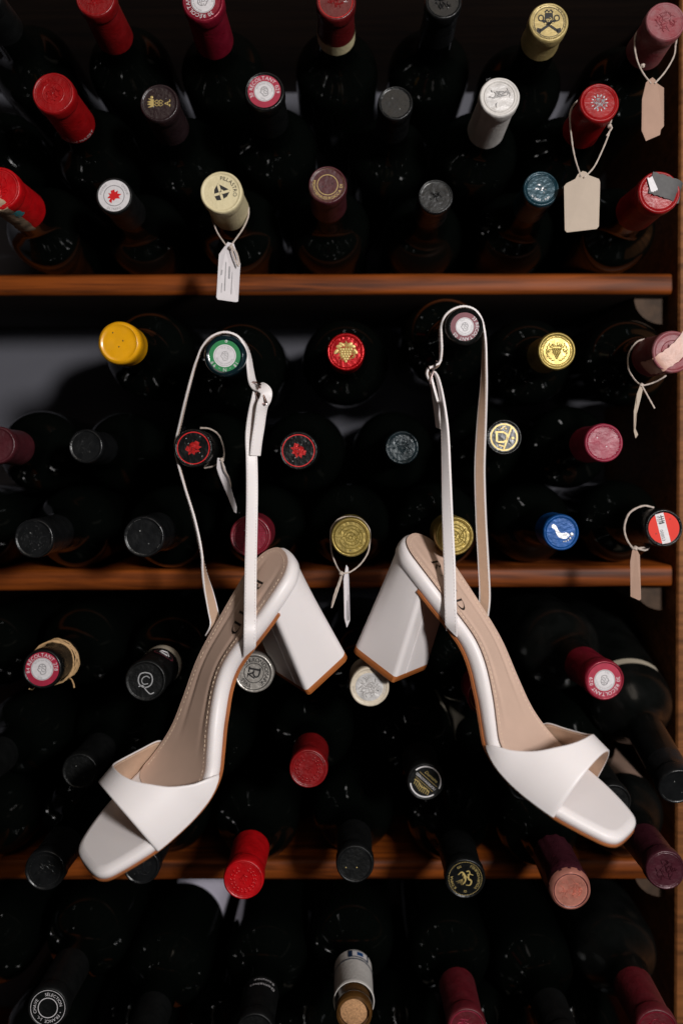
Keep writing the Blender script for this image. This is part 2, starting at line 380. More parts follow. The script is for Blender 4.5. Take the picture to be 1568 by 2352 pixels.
# art recipes ------------------------------------------------------
def recolt(disc, num, rot=0, white=.56, out=.92, hole=False, word='RÉCOLTANT', tcol='p_white', start=90, full=True):
    def f(A):
        A.rot = R_(rot)
        if disc: A.disc(disc, out, .1)
        A.disc('p_white', white, .16, 'centre_disc')
        A.ring('p_grey', white-.05, white-.025, .2)
        a, bnum = num
        A.text(tcol, f'{a} {word} {bnum}', .27, (white+out)/2, start, True, .22, gap=.13)
        A.text('p_grey', 'RÉPUBLIQUE FRANÇAISE', .095, white-.13, start-20, True, .24)
        if hole: A.ring('p_white', .945, .985, .1, 'worn_edge', 40, 200, 420, ridge=.1)
        A.text('p_grey', '75cl.', .13, white-.13, start+160, True, .24)
        A.head('p_grey', white*.55)
    return f
def emboss(kind, m, seed=1, r=.6, rings=((.86,.92),), txt=None, tsize=.13, tr=.72, n=26, w=.06, ridge=.3):
    def f(A):
        for r0, r1 in rings: A.ring(m, r0, r1, .06, 'raised_ring', ridge=.25)
        if kind == 'crest': A.crest(m, r, n, seed, w, ridge)
        if kind == 'wreath': A.wreath(m, r); A.crest(m, r*.5, 10, seed, w, ridge)
        if kind == 'grapes': A.grapes(m, r/.55)
        if kind == 'dots':
            g = random.Random(seed)
            for i in range(70):
                a = g.uniform(0, 6.28); q = r*math.sqrt(g.random()); A.dot(m, q*math.cos(a), q*math.sin(a), .035, .08, .3)
        if kind == 'bead':
            for i in range(40): A.dot(m, .78*math.cos(i*math.pi/20), .78*math.sin(i*math.pi/20), .03, .08, .4)
            A.crest(m, r, n, seed, w, ridge)
        if txt: A.text(m, txt, tsize, tr, 90, True, .3)
    return f
def holes(A, pts, m='p_black'):
    for x, y in pts: A.dot(m, x, y, .035, .1, .12, 'air_hole')
def a_wornrim(kind=None, seed=1, m='char', r=.55, seg=((20,150),(200,330))):
    def f(A):
        g = random.Random(seed)
        for a0, a1 in seg:
            a = a0
            while a < a1:
                l = g.uniform(8, 30); A.ring('rim', .90+g.uniform(-.01,.01), .945, .12, 'worn_edge', 6, a, a+l, ridge=.1); a += l+g.uniform(1, 10)
        if kind == 'dots': emboss('dots', m, seed, r, ())(A)
        elif kind == 'crest': emboss('crest', m, seed, r, ())(A)
        elif kind == 'grapes': A.grapes(m, r/.55)
        holes(A, [(-.2,.3),(.25,-.35)], 'rim')
    return f
def a_A3(A):
    A.ring('p_redm', .86, .92, .06, 'raised_ring', ridge=.2)
    A.text('p_white', 'diberri', .36, .52, 48, True, .22, gap=.1); emboss('crest', 'red3', 3, .45, ())(A)
def a_A5(A):
    A.ring('p_black', .78, .81, .14); A.text('p_black', 'PÈRE ANSELME', .18, .90, 20, True, .2); A.text('p_black', 'CHATEAUNEUF-DU-', .18, .90, 250, True, .2); A.text('p_black', '✦', .14, .9, 120, True, .2)
    A.poly('p_black', [(-.2,.5),(.2,.5),(.24,.1),(.14,-.12),(0,-.2),(-.14,-.12),(-.24,.1)])
    for sg in (-1, 1):
        A.stroke('p_black', [(sg*.5,-.5),(sg*-.35,.1)], .14); A.ring('p_black', .0, .0001)
        A.stroke('p_black', [(sg*(.42+.14*math.cos(t)), .22+.16*math.sin(t)) for t in [i*.785 for i in range(9)]], .07)
        A.poly('p_black', [(sg*.38,-.36),(sg*.62,-.3),(sg*.66,-.52),(sg*.44,-.6)])
    A.crest('goldyel', .3, 12, 4, .05, .15, .2); A.stroke('p_black', [(-.22,.52),(-.1,.66),(0,.54),(.1,.66),(.22,.52)], .08)
def a_B2(A):
    A.rot = R_(90)
    A.poly('p_gold', [(-.2,.30),(.2,.30),(.26,.62),(.13,.46),(.07,.68),(0,.48),(-.07,.68),(-.13,.46),(-.26,.62)]); A.dot('p_gold', .32, .42, .08, .15, .2)
    for y0 in (.13, -.07):
        for sx in (-.085, .085): A.stroke('p_gold', [(sx,y0+.14),(sx+.085,y0),(sx,y0-.14),(sx-.085,y0),(sx,y0+.14)], .035)
    A.line('p_gold', 'A', .42, 0, -.42, 0); A.stroke('p_gold', [(-.2,-.57),(-.06,-.57)], .05); A.stroke('p_gold', [(.06,-.57),(.2,-.57)], .05)
    a_wornrim(None, 5, seg=((-80,20),))(A)
def a_C2(A):
    A.disc('p_white', .93, .12); A.ring('p_grey', .9, .93, .16); A.ring('p_grey', .56, .6, .16)
    A.text('p_grey', 'PODERE', .17, .76, 150, True, .2); A.text('p_grey', 'OLTREPO', .17, .76, 270, False, .2); A.text('p_grey', 'CINQUE', .17, .76, 30, True, .2)
    bird = [(-.2,.28),(.02,.36),(.05,.2),(.22,.3),(.2,.12),(.42,.1),(.26,-.04),(.36,-.16),(.1,-.16),(-.02,-.3),(-.1,-.22),(-.14,-.44),(-.3,-.3),(-.2,-.16),(-.38,-.14),(-.24,.02),(-.34,.14),(-.16,.12)]
    A.poly('p_red', bird)
def a_C3(A):
    A.text('p_black', 'PILLASTRO', .27, .70, 38, True, .2, gap=.1); A.ring('cream', .93, .98, .05, 'raised_ring', ridge=.3)
    A.rot = R_(-28)
    sh = [(-.36,.3),(.36,.3),(.36,-.05),(.22,-.32),(0,-.46),(-.22,-.32),(-.36,-.05)]
    A.poly('p_black', sh); A.stroke('cream', [(-.34,.28),(.24,-.3)], .13, .2); A.stroke('cream', [(.34,.28),(-.24,-.3)], .13, .2); A.dot('cream', 0, .02, .12, .2, .1)
    A.crest('p_black', .12, 5, 9, .04, .1, .3)
def a_C4(A):
    A.ring('p_gold', .90, .93, .14); A.ring('p_gold', .54, .57, .14)
    A.text('p_gold', 'MONTEMASSI', .23, .735, 215, False, .2, gap=.1); A.text('p_gold', 'ROCCA DI', .23, .735, 318, False, .2, gap=.1); holes(A, [(.28,.05),(-.25,-.1)])
def a_C6(A):
    A.ring('teal', .80, .86, .06, 'raised_ring', ridge=.3); A.crest('p_silver', .34, 7, 3, .10, .3, .05)
    A.text('p_silver', 'N 5026 - IHM', .18, .66, 265, False, .15)
    for i in range(36): A.dot('teal', .92*math.cos(i*.1745), .92*math.sin(i*.1745), .03, .06, .3)
def a_C5(A):
    A.ring('rim', .88, .925, .08, 'worn_edge', ridge=.2); A.text('char', 'KYANY', .24, .5, 80, True, .15); A.crest('char', .45, 16, 8, .06, .4); A.text('char', 'MYKH', .2, .6, 250, False, .15)
def a_D2(A):
    A.disc('p_green', .86, .1); A.disc('p_white', .58, .16, 'centre_disc'); A.ring('p_grey', .50, .515, .2)
    A.text('p_white', '18 - N - 99', .25, .72, 267, True, .2, gap=.35); A.dot('p_white', .08, .74, .07, .2, .1); A.dot('p_green', .08, .74, .035, .35, .05)
    A.text('p_grey', 'RÉPUBLIQUE FRANÇAISE', .085, .42, 265, True, .22); A.text('p_grey', '75 cl  0.0.0.1', .1, .42, 75, True, .22); A.head('p_grey', .28, .02)
def a_D3(A):
    A.ring('redm', .84, .92, .06, 'raised_ring', ridge=.4)
    for i in range(44): A.dot('redm', .88*math.cos(i*.1428), .88*math.sin(i*.1428), .03, .06, .5)
    A.grapes('p_gold', 1.2, .35); A.crest('p_gold', .6, 46, 6, .05, .25, .12); holes(A, [(-.5,-.1),(.45,-.3)])
def a_D5(A):
    for i in range(60): A.stroke('golddisc', [(.80*math.cos(i*.1047), .80*math.sin(i*.1047)), (.94*math.cos(i*.1047), .94*math.sin(i*.1047))], .045, .06, .35, 'milled_edge')
    A.ring('golddisc', .74, .79, .06, 'raised_ring', ridge=.3); A.grapes('golddisc', .95, .6)
    for sg in (-1, 1):
        for i in range(7): t = R_(90+sg*(50+i*18)); A.dot('golddisc', .56*math.cos(t), .56*math.sin(t), .10, .08, .5, 'emblem', .045, t+sg*2)
def a_E2(rot):
    def f(A):
        A.ring('p_red', .84, .89, .16); A.rot = R_(rot)
        q = [(-.46,.02),(-.3,.2),(-.2,.14),(-.06,.3),(.1,.24),(.22,.36),(.4,.2),(.3,.06),(.46,-.06),(.24,-.12),(.3,-.3),(.06,-.24),(-.04,-.38),(-.16,-.24),(-.36,-.3),(-.3,-.12)]
        A.poly('p_redm', q, .14); A.crest('p_redm', .36, 18, 5, .05, .35, .16); A.crest('black', .3, 6, 7, .03, .1, .4)
        holes(A, [(-.25,.6),(.35,-.55),(.5,.5)], 'rim')
        a_wornrim(None, rot, seg=((-60,60),(180,260)))(A)
    return f
def a_E5(A):
    A.ring('p_gold', .72, .80, .16); A.stroke('p_gold', [(-.42,.28),(-.42,-.22),(-.38,-.26)], .11); A.stroke('p_gold', [(-.5,.3),(-.05,.3),(.16,.18),(.2,0),(.14,-.18),(-.02,-.28),(-.36,-.28)], .10)
    A.stroke('p_gold', [(.44,.58),(-.02,-.7)], .09); A.dot('p_gold', .50, -.06, .09, .16, .1); A.stroke('p_gold', [(-.2,.46),(.1,.68)], .05); A.stroke('p_gold', [(-.3,-.45),(.02,-.55)], .07); A.dot('p_gold', .1, .5, .06, .16, .1)
def a_E6(A):
    A.ring('rose', .84, .92, .06, 'raised_ring', ridge=.4)
    for i in range(50):
        if i % 3: A.dot('p_white', .87*math.cos(i*.1257), .87*math.sin(i*.1257), .018, .3, .1, 'worn_edge')
    holes(A, [(-.35,.28),(.15,-.2)], 'p_white'); A.text('rose', 'HY', .2, .6, 120, True, .3)
def a_gold(A):
    A.ring('gold', .82, .92, .06, 'raised_ring', ridge=.7)
    for r, c in ((.62, .02), (.44,.06), (.26,.02), (.1, 0)): A.stroke('golddisc', [(c+r*math.cos(R_(t))*(1.0), r*math.sin(R_(t))) for t in range(-170, 175, 12)], .05, .08, .35, 'raised_line')
    A.stroke('golddisc', crom([[.6,.4],[.3,-.1],[.62,-.4],[.1,-.6],[-.3,-.55]], 5), .05, .08, .35, 'raised_line'); A.crest('golddisc', .5, 6, 3, .05, .3); holes(A, [(-.02,-.72)])
def a_F3(A):
    A.ring('rose2', .80, .88, .06, 'raised_ring', ridge=.4); g = random.Random(3)
    for i in range(-7, 8):
        y = i*.1; x = math.sqrt(max(.02, .6-y*y)); A.stroke('rose', [(-x, y),(x, y)], .03, .08, .14, 'raised_line')
    holes(A, [(-.3,.3),(-.2,-.35)], 'p_white')
def a_F6(A):
    A.ring('blue', .84, .92, .06, 'raised_ring', ridge=.4); A.rot = R_(-24)
    A.poly('p_silver', crom([[-.68,.16],[-.58,.26],[-.4,.22],[-.18,.04],[.05,-.02],[.26,.1],[.44,.12],[.5,-.02],[.42,-.2],[.22,-.3],[-.02,-.3],[-.2,-.2],[-.4,0],[-.6,.04],[-.68,.16]], 4)[:-1], .2)
    for x, y, r in ((.62,.14,.115),(.62,-.1,.075),(.56,-.25,.06),(.46,-.36,.052),(.35,-.43,.045)): A.dot('p_silver', x, y, r, .2, .3)
def a_F7(A):
    A.disc('p_orange', .86, .1); A.rot = R_(14)
    A.poly('p_white', [(-.30,.84),(.18,.85),(.18,-.85),(-.30,-.84)], .18, 'sticker_band')
    A.rot = R_(-76); A.line('p_black', '00111S3', .25, .38, -.17, 0, .26, gap=.1); A.line('p_black', 'PSM', .22, -.50, -.19, 0, .26, gap=.14)
    A.rot = R_(14)
    for y in (.64, .52, .40): A.stroke('p_black', [(-.12,y),(.14,y)], .05, .26)
    A.stroke('p_black', [(.0,.74),(.0,.3)], .05, .26); A.poly('p_black', [(-.2,.34),(.1,.34),(.1,.26),(-.2,.26)], .26); holes(A, [(.45,.4),(-.5,-.2)])
def a_G2(A):
    A.stroke('p_silver', crom([[-.02,.42],[-.26,.34],[-.36,.06],[-.28,-.2],[-.02,-.34],[.26,-.22],[.36,.06],[.26,.34],[-.02,.42]], 4), .06); A.rot = R_(-8)
    A.stroke('p_silver', crom([[.2,.16],[.04,.24],[-.14,.14],[-.18,-.04],[-.06,-.18],[.16,-.12]], 4), .045)
    A.stroke('p_silver', crom([[-.3,-.34],[-.1,-.26],[.1,-.46],[.34,-.62],[.52,-.52]], 4), .055); A.rot = 0; A.ring('char', .9, .95, .06, 'raised_ring', ridge=.2)
def a_G3(A):
    A.ring('p_black', .86, .90, .16); A.ring('p_black', .50, .535, .16)
    A.text('p_black', 'CHERON', .30, .695, 95, True, .2, gap=.06); A.text('p_black', 'DOMAINE', .30, .695, -8, True, .2, gap=.06); A.text('p_black', 'YVES', .30, .695, 232, True, .2, gap=.06); A.text('p_black', '·', .5, .695, 42, True, .2)
    A.rot = R_(-100); A.stroke('p_black', [(-.2,.3),(-.2,-.28)], .10); A.stroke('p_black', crom([[-.3,.3],[.08,.28],[.2,.12],[.05,-.02],[-.14,-.02]], 4), .08); A.stroke('p_black', [(-.3,-.28),(.0,-.28)], .07)
    A.stroke('p_black', [(.28,.08),(.1,-.3)], .07); A.stroke('p_black', [(-.04,.0),(.14,-.3)], .08); A.stroke('p_black', [(.04,-.3),(.3,-.3)], .05)
def a_G4(A):
    A.disc('silvdisc', .74, .1, 'foil_disc'); A.crest('silvdisc', .62, 26, 12, .09, .5, .12); holes(A, [(-.45,.0),(.45,-.2)])
    for i in range(-14, 15): t = R_(20+i*3.4); A.stroke('white', [(.78*math.cos(t), .78*math.sin(t)), (.88*math.cos(t), .88*math.sin(t))], .03, .06, .4, 'milled_edge')
    A.text('p_grey', 'Limited', .1, .86, 190, True, .2)
def a_H4(A):
    A.ring('p_white', .80, .88, .16, a0=-28, a1=130, n=24); A.ring('p_white', .80, .88, .16, a0=185, a1=302, n=22); A.rot = R_(-42)
    A.line('p_white', 'GEROVASSILIOU', .20, 0, .02, 0, .2, gap=.06); A.line('p_gold', 'Domaine', .26, .06, .42, 0, .2, gap=.05, slant=.2)
    A.stroke('p_gold', [(-.62,.2),(.66,.2)], .02); A.stroke('p_gold', [(-.6,-.15),(.66,-.15)], .02)
    for i in range(9): x = -.5+i*.12; A.stroke('p_gold', [(x,-.24),(x+.06,-.42+.05*(i%3)),(x+.1,-.62+.03*abs(i-4))], .035)
    A.stroke('p_gold', [(-.56,-.3),(-.3,-.24),(0,-.38),(.3,-.26),(.56,-.34)], .05)
def a_I5(A):
    for i in range(64): A.dot('p_gold', .86*math.cos(i*.0982), .86*math.sin(i*.0982), .02, .12, .1)
    A.text('p_gold', 'KTHMA', .20, .71, 197, True, .2, gap=.12); A.text('p_gold', 'VOURVOUKELI', .20, .71, 10, False, .2, gap=.12); A.text('p_gold', 'GI', .17, .66, 270, True, .2); A.text('p_gold', 'GG', .16, .68, 118, True, .2)
    A.rot = R_(-25); A.stroke('p_gold', crom([[-.42,.02],[-.3,.24],[-.08,.12],[.05,-.1],[.0,-.34]], 4), .12, taper=True); A.stroke('p_gold', crom([[.3,.34],[.1,.3],[.14,.08],[.34,.02],[.36,-.2],[.16,-.28]], 4), .1, taper=True)
    for i in range(5): A.stroke('p_gold', [(-.12,-.08),(-.36+.1*i,-.34-.04*(i%2))], .06, taper=True)
    A.stroke('p_gold', crom([[-.1,.36],[.0,.44],[.1,.34],[.02,.22]], 4), .06); A.crest('p_gold', .34, 8, 8, .05, .1, .16)
def a_J1(A):
    A.ring('p_white', .88, .92, .16); A.ring('p_white', .48, .52, .16)
    A.text('p_white', 'SÉLECTION', .22, .69, 55, True, .2, gap=.12); A.text('p_white', 'CHAVE', .22, .69, 172, True, .2, gap=.12); A.text('p_white', 'FRANCE', .22, .69, 292, True, .2, gap=.12); A.text('p_white', 'J.-L.', .20, .69, 230, True, .2, gap=.12); A.text('p_white', '·', .4, .69, 340, True, .2)
def a_I6(A):
    A.crest('pink', .7, 34, 21, .08, .6, .1); A.text('pink', 'GRAND VIN', .2, .66, 90, True, .5); 
    for i in range(50): A.dot('pink', .9*math.cos(i*.1257), .9*math.sin(i*.1257), .05, .05, .5)
def a_B6(A):
    A.ring('red', .80, .88, .06, 'raised_ring', ridge=.4); A.crest('p_silver', .42, 34, 17, .06, .5, .1)
    for i in range(14): t = i*.449; A.dot('p_silver', .4*math.cos(t), .4*math.sin(t), .08, .1, .35, 'emblem', .035, t)
def a_B5(A):
    A.disc('silvdisc', .72, .08, 'foil_disc'); A.crest('silvdisc', .6, 14, 30, .12, .7, .08); A.ring('white', .76, .84, .06, 'raised_ring', ridge=.5)
def a_C7(A):
    A.ring('red', .82, .90, .06, 'raised_ring', ridge=.4); A.crest('red', .5, 14, 4, .06, .3)
def a_D6(A):
    A.ring('dusty', .84, .92, .06, 'raised_ring', ridge=.4); A.ring('dusty', .55, .6, .06, 'raised_ring', ridge=.3); A.crest('dusty', .5, 20, 14, .05, .4)

B = add_bottle
# shelf 0 (top), rows from the board upwards
B('A1', 219, -6, 46, 'red3', 'plain red capped bottle in the topmost row, beside the crimson portrait disc one', .062, art=emboss('crest', 'red', 2, .6), shelf=0, row=2)
B('A2', 466, 2, 49, 'crimson', 'crimson capped bottle with white portrait disc numbered 30 and 029, topmost row', .062, art=recolt(None, ('30', '029'), 120, .60, .9), shelf=0, row=2)
B('A3', 771, 2, 46, 'darkred', 'dark red capped bottle with white name lettering and cream neck band, topmost row', .055, art=a_A3, shelf=0, row=2, band='cream')
B('A4', 1018, 2, 43, 'char', 'charcoal capped bottle with frayed silver rim in the topmost row', .05, art=a_wornrim('crest', 11, seg=((190, 350),)), shelf=0, row=2)
B('A5', 1260, 50, 46, 'goldyel', 'gold capped bottle printed with black castle crest and crossed keys', .034, art=a_A5, shelf=0, row=2)
B('A6', 1528, 48, 46, 'dusty', 'dusty crimson capped bottle carrying a brown tag beside the upright', .05, art=emboss('crest', 'dusty', 5, .62, ((.84,.9),)), shelf=0, row=2)
B('B1', 122, 213, 49, 'red', 'red capped bottle with embossed crest and white lettering at its collar', .060, art=emboss('crest', 'red', 8, .42, ((.84,.92),(.5,.56)), 'MIS EN BOUT', .2, .68), shelf=0, row=1, rot=30)
B('B2', 366, 236, 45, 'brown', 'dark brown capped bottle with gold crown, diamonds and letter A', .05, art=a_B2, shelf=0, row=1)
B('B3', 607, 209, 47, 'black', 'black capped bottle with red ringed white disc numbered 30 and 029', .055, art=recolt('p_crim', ('30', '029'), 10, .54, .86), shelf=0, row=1)
B('B4', 908, 236, 41, 'char', 'plain black capped bottle with thin silver rim beside the white capsule', .05, art=a_wornrim(None, 3, seg=((0, 100), (180, 340))), shelf=0, row=1)
B('B5', 1147, 222, 47, 'white', 'white capped bottle with crumpled silver disc', .066, art=a_B5, shelf=0, row=1)
B('B6', 1376, 235, 46, 'red', 'glossy red capped bottle with silver sun emblem and hanging beige tag', .056, art=a_B6, shelf=0, row=1)
B('C1', -2, 432, 50, 'red2', 'bright red capped bottle with torn paper strip along its collar', .060, art=emboss('crest', 'red2', 31, .6, ((.82,.9),)), shelf=0, row=0)
B('C2', 262, 449, 43, 'black_matte', 'bottle with white cap disc showing a red bird', .05, art=a_C2, shelf=0, row=0)
B('C3', 508, 441, 49, 'cream', 'cream capped bottle with curved black lettering around a black shield', .055, art=a_C3, shelf=0, row=0)
B('C4', 752, 424, 45, 'maroon', 'maroon capped bottle lettered in gold between two gold rings', .05, art=a_C4, shelf=0, row=0)
B('C5', 1000, 451, 41, 'char', 'glossy black capped bottle with raised letters and bright rim, beside the teal one', .045, art=a_C5, shelf=0, row=0)
B('C6', 1242, 433, 42, 'teal', 'glossy teal capped bottle with silver highlights and raised numbers', .045, art=a_C6, shelf=0, row=0)
B('C7', 1513, 441, 49, 'red', 'red capped bottle with grey torn strip across its top', .058, art=a_C7, shelf=0, row=0)
# shelf 1
B('D1', 273, 787, 50, 'yellow', 'bottle sealed with smooth bright yellow wax', .03, art=lambda A: holes(A, [(-.3,.5),(.2,.1),(.0,-.2)]), style='wax', shelf=1, row=2, Y=-.02, rb=.0395)
B('D2', 516, 817, 49, 'dgreen', 'dark green capped bottle with green and white disc reading 18 N 99', .045, art=a_D2, style='wax', shelf=1, row=2, Y=-.03, rb=.0395)
B('D3', 794, 808, 44, 'redm', 'shiny red capped bottle with gold grape cluster', .045, art=a_D3, shelf=1, row=2, rb=.0395)
B('D4', 1067, 750, 44, 'black', 'black capped bottle with maroon disc reading 33 RECOLTANT 05', .05, art=recolt('p_mar', ('33', '05'), 0, .52, .9, word='RECOLTANT', start=-50), shelf=1, row=2, Y=-.018, style='wax', rb=.0395)
B('D5', 1278, 806, 44, 'gold', 'gold capped bottle embossed with grapes inside a milled edge', .045, art=a_D5, shelf=1, row=2, rb=.0395)
B('D6', 1545, 808, 49, 'dusty', 'dusty red capped bottle with pale tape strip, beside the upright', .05, art=a_D6, shelf=1, row=2, rb=.0395)
B('E0', -8, 1022, 44, 'maroon', 'maroon capped bottle half hidden at the open end of the rack', .05, art=None, shelf=1, row=1)
B('E1', 197, 1025, 40, 'char', 'charcoal capped bottle with fine embossing beneath the yellow wax one', .045, art=a_wornrim('dots', 9, seg=((100, 220),)), shelf=1, row=1)
B('E2', 444, 1029, 45, 'black', 'black capped bottle with red ring and red crest, carrying a tied tag', .05, art=a_E2(15), shelf=1, row=1)
B('E3', 685, 1035, 45, 'black', 'black capped bottle with red ring and red crest, without any tag', .05, art=a_E2(-60), shelf=1, row=1)
B('E4', 923, 1028, 39, 'dteal', 'dark teal capped bottle embossed with grapes', .045, art=lambda A: (emboss('grapes', 'dteal', 1, .55, ((.8,.86),))(A), a_wornrim(None, 4, seg=((150, 250),))(A)), shelf=1, row=1)
B('E5', 1157, 1004, 42, 'black', 'black capped bottle with gold circle and letter D', .045, art=a_E5, shelf=1, row=1)
B('E6', 1386, 1017, 45, 'rose', 'rose red capped bottle with two pale pinholes', .05, art=a_E6, shelf=1, row=1)
B('F1', 78, 1237, 46, 'char', 'charcoal capped bottle with tiny bumps, next to open end of middle shelf', .055, art=a_wornrim('dots', 2, r=.7, seg=((-90, 120), (200, 260))), shelf=1, row=0)
B('F2', 330, 1233, 48, 'char', 'charcoal capped bottle with smooth face and silver flecked rim on the middle shelf', .055, art=a_wornrim(None, 6, seg=((-70, 60), (100, 170), (220, 290))), shelf=1, row=0)
B('F3', 575, 1232, 48, 'rose2', 'raspberry red capped bottle behind the strap with woven relief', .045, art=a_F3, shelf=1, row=0)
B('F4', 805, 1234, 46, 'gold', 'gold capped bottle between the two sandals with string and tag', .04, art=a_gold, shelf=1, row=0)
B('F5', 1043, 1231, 45, 'gold', 'gold capped bottle behind the sandal strap', .045, art=a_gold, shelf=1, row=0, Y=-.032)
B('F6', 1288, 1223, 42, 'blue', 'blue capped bottle with silver footprint', .03, art=a_F6, shelf=1, row=0)
B('F7', 1524, 1213, 44, 'black', 'black capped bottle with red and white numbered sticker', .06, art=a_F7, shelf=1, row=0)
# shelf 2
B('G1', 97, 1537, 46, 'black', 'black capped bottle with crimson disc and raffia round its neck', .05, art=recolt('p_crim', ('84', '278'), 5, .60, .9), shelf=2, row=2)
B('G2', 334, 1564, 48, 'black_matte', 'matte black capped bottle with silver Q and C monogram', .052, art=a_G2, shelf=2, row=2, band='label_cream')
B('G3', 583, 1546, 46, 'silver', 'silver capped bottle with black ring lettering behind the sandal', .05, art=a_G3, shelf=2, row=2)
B('G4', 848, 1578, 46, 'ivory', 'ivory capped bottle with crinkled silver disc below the heel', .045, art=a_G4, shelf=2, row=2)
B('G5', 1116, 1602, 44, 'rose2', 'dark red capped bottle mostly hidden behind the arch of a sandal', .04, art=lambda A: (A.ring('p_gold', .84, .9, .1), A.crest('p_gold', .6, 24, 3, .05, .2)), shelf=2, row=2, Y=.0)
B('G6', 1388, 1563, 47, 'crimson', 'crimson and white worn capped bottle numbered 30 and 029 on the lower shelf', .05, art=recolt('p_crim', ('30', '029'), 175, .56, .9, start=95, hole=True), shelf=2, row=2, glass='glass_dusty', rb=.0385)
B('H1', 183, 1772, 42, 'black_matte', 'plain matte black capped bottle behind the sandal toe', .058, art=a_wornrim(None, 15, seg=((-40, 50), (200, 240))), shelf=2, row=1)
B('H3', 708, 1766, 45, 'red3', 'deep red capped bottle with laurel relief below the heels', .05, art=emboss('wreath', 'red3', 3, .6, ((.84,.9),)), shelf=2, row=1)
B('H4', 977, 1796, 44, 'black_matte', 'matte black capped bottle with broken white ring and gold drawing', .055, art=a_H4, shelf=2, row=1, rb=.0375)
B('H7', 1556, 1808, 46, 'char', 'charcoal capped bottle jutting past the upright', .03, art=a_wornrim(None, 5, seg=((100, 250),)), shelf=2, row=1, glass='glass_dusty', Y=-.01)
B('H2', 440, 1800, 42, 'black_matte', 'plain black capped bottle tucked behind the band of the green disc sandal', .045, shelf=2, row=1, Y=.01)
B('H5', 1205, 1800, 42, 'black_matte', 'plain black capped bottle tucked behind the band of the maroon disc sandal', .045, shelf=2, row=1, Y=.01)
B('H6', 1408, 1842, 42, 'black_matte', 'plain black capped bottle tucked behind the square toe by the upright', .045, shelf=2, row=1, Y=.01)
B('I1', 103, 2000, 47, 'char', 'charcoal capped bottle with beaded rim on the lower board', .05, art=emboss('bead', 'char', 4, .6, ()), shelf=2, row=0)
B('I2', 324, 1990, 43, 'char', 'charcoal capped bottle peeking out below the sandal toe', .04, art=emboss('dots', 'char', 7, .6, ()), shelf=2, row=0, Y=.0)
B('I3', 559, 2021, 47, 'red2', 'bright red capped bottle with leaf wreath relief on the lower board', .056, art=emboss('wreath', 'red2', 5, .58, ((.84,.92),)), shelf=2, row=0)
B('I4', 815, 1985, 44, 'black_matte', 'plain matte black capped bottle between red and gold lettered caps', .055, art=lambda A: (A.ring('char', .86, .92, .06, 'raised_ring', ridge=.4), holes(A, [(-.5,-.2),(.1,-.2)], 'p_gold')), shelf=2, row=0)
B('I5', 1068, 2019, 47, 'black', 'black capped bottle with gold griffin inside gold lettering', .055, art=a_I5, shelf=2, row=0)
B('I6', 1310, 2046, 49, 'maroon2', 'bottle with crinkled pink copper foil top and dark red sleeve', .06, art=a_I6, style='crown', shelf=2, row=0)
B('I7', 1528, 1999, 46, 'maroon2', 'dark plum capped bottle with crumpled relief beside the upright', .055, art=emboss('crest', 'maroon2', 18, .6, ((.84,.9),), n=30, ridge=.6), shelf=2, row=0, glass='glass_dusty')
# shelf 3 (only its upper row is in view)
B('J1', 110, 2316, 47, 'black_matte', 'black capped bottle with white ring lettering ending in FRANCE', .062, art=a_J1, shelf=3, row=2)
B('J2', 318, 2420, 45, 'black_matte', 'black bottle with shiny round shoulder and three light reflections', .055, art=None, kind='bord', shelf=3, row=2, rb=.0385)
B('J3', 585, 2372, 45, 'black_matte', 'black necked bottle with white handwriting on its sleeve', .055, art=None, shelf=3, row=2)
B('J4', 813, 2330, 47, 'white', 'uncapped bottle with bare cork and white neck sleeve', .060, art=None, style='cork', shelf=3, row=2)
B('J5', 1072, 2362, 46, 'wine', 'dark red capped bottle beside the white sleeved uncapped one', .062, art=emboss('crest', 'rose', 3, .6), shelf=3, row=2)
B('J6', 1300, 2405, 45, 'black_matte', 'black bottle standing in shadow between the two dark red sleeves', .055, art=None, shelf=3, row=2)
B('J7', 1508, 2368, 50, 'wine', 'dusty dark red capped bottle in the corner by the upright', .062, art=emboss('crest', 'crimson', 9, .6), shelf=3, row=2, glass='glass_dusty')

for i, x in enumerate((0, 235, 470, 705, 940, 1180, 1420)):
    B('K%d' % i, x, 2566, 44, 'black_matte', 'black bottle lying below the sleeve ' + ('lettered FRANCE, at the open end', 'lettered FRANCE, on its inner side', 'with white handwriting', 'of the bare cork, on the handwriting side', 'of the bare cork, towards the dark red sleeve', 'of the dark red bottle beside the bare cork', 'of the dusty red corner bottle')[i], .05, shelf=3, row=1)
for bid, x, y, l, sf, rw in (('A0', -40, -8, 'black bottle at the open end beside the topmost red cap', 0, 2), ('B0', -118, 222, 'black bottle at the open end above the torn strip cap', 0, 1), ('F0', -168, 1240, 'black bottle at the open end of the middle board', 1, 0),
        ('G0', -146, 1545, 'black bottle at the open end beside the raffia tied bottle', 2, 2), ('H0', -52, 1775, 'black bottle at the open end below the raffia tied bottle', 2, 1), ('I0', -128, 2004, 'black bottle at the open end of the lower board', 2, 0), ('J0', -134, 2330, 'black bottle at the open end beside the FRANCE lettered cap', 3, 2)):
    B(bid, x, y, 44, 'black_matte', l, .05, shelf=sf, row=rw)
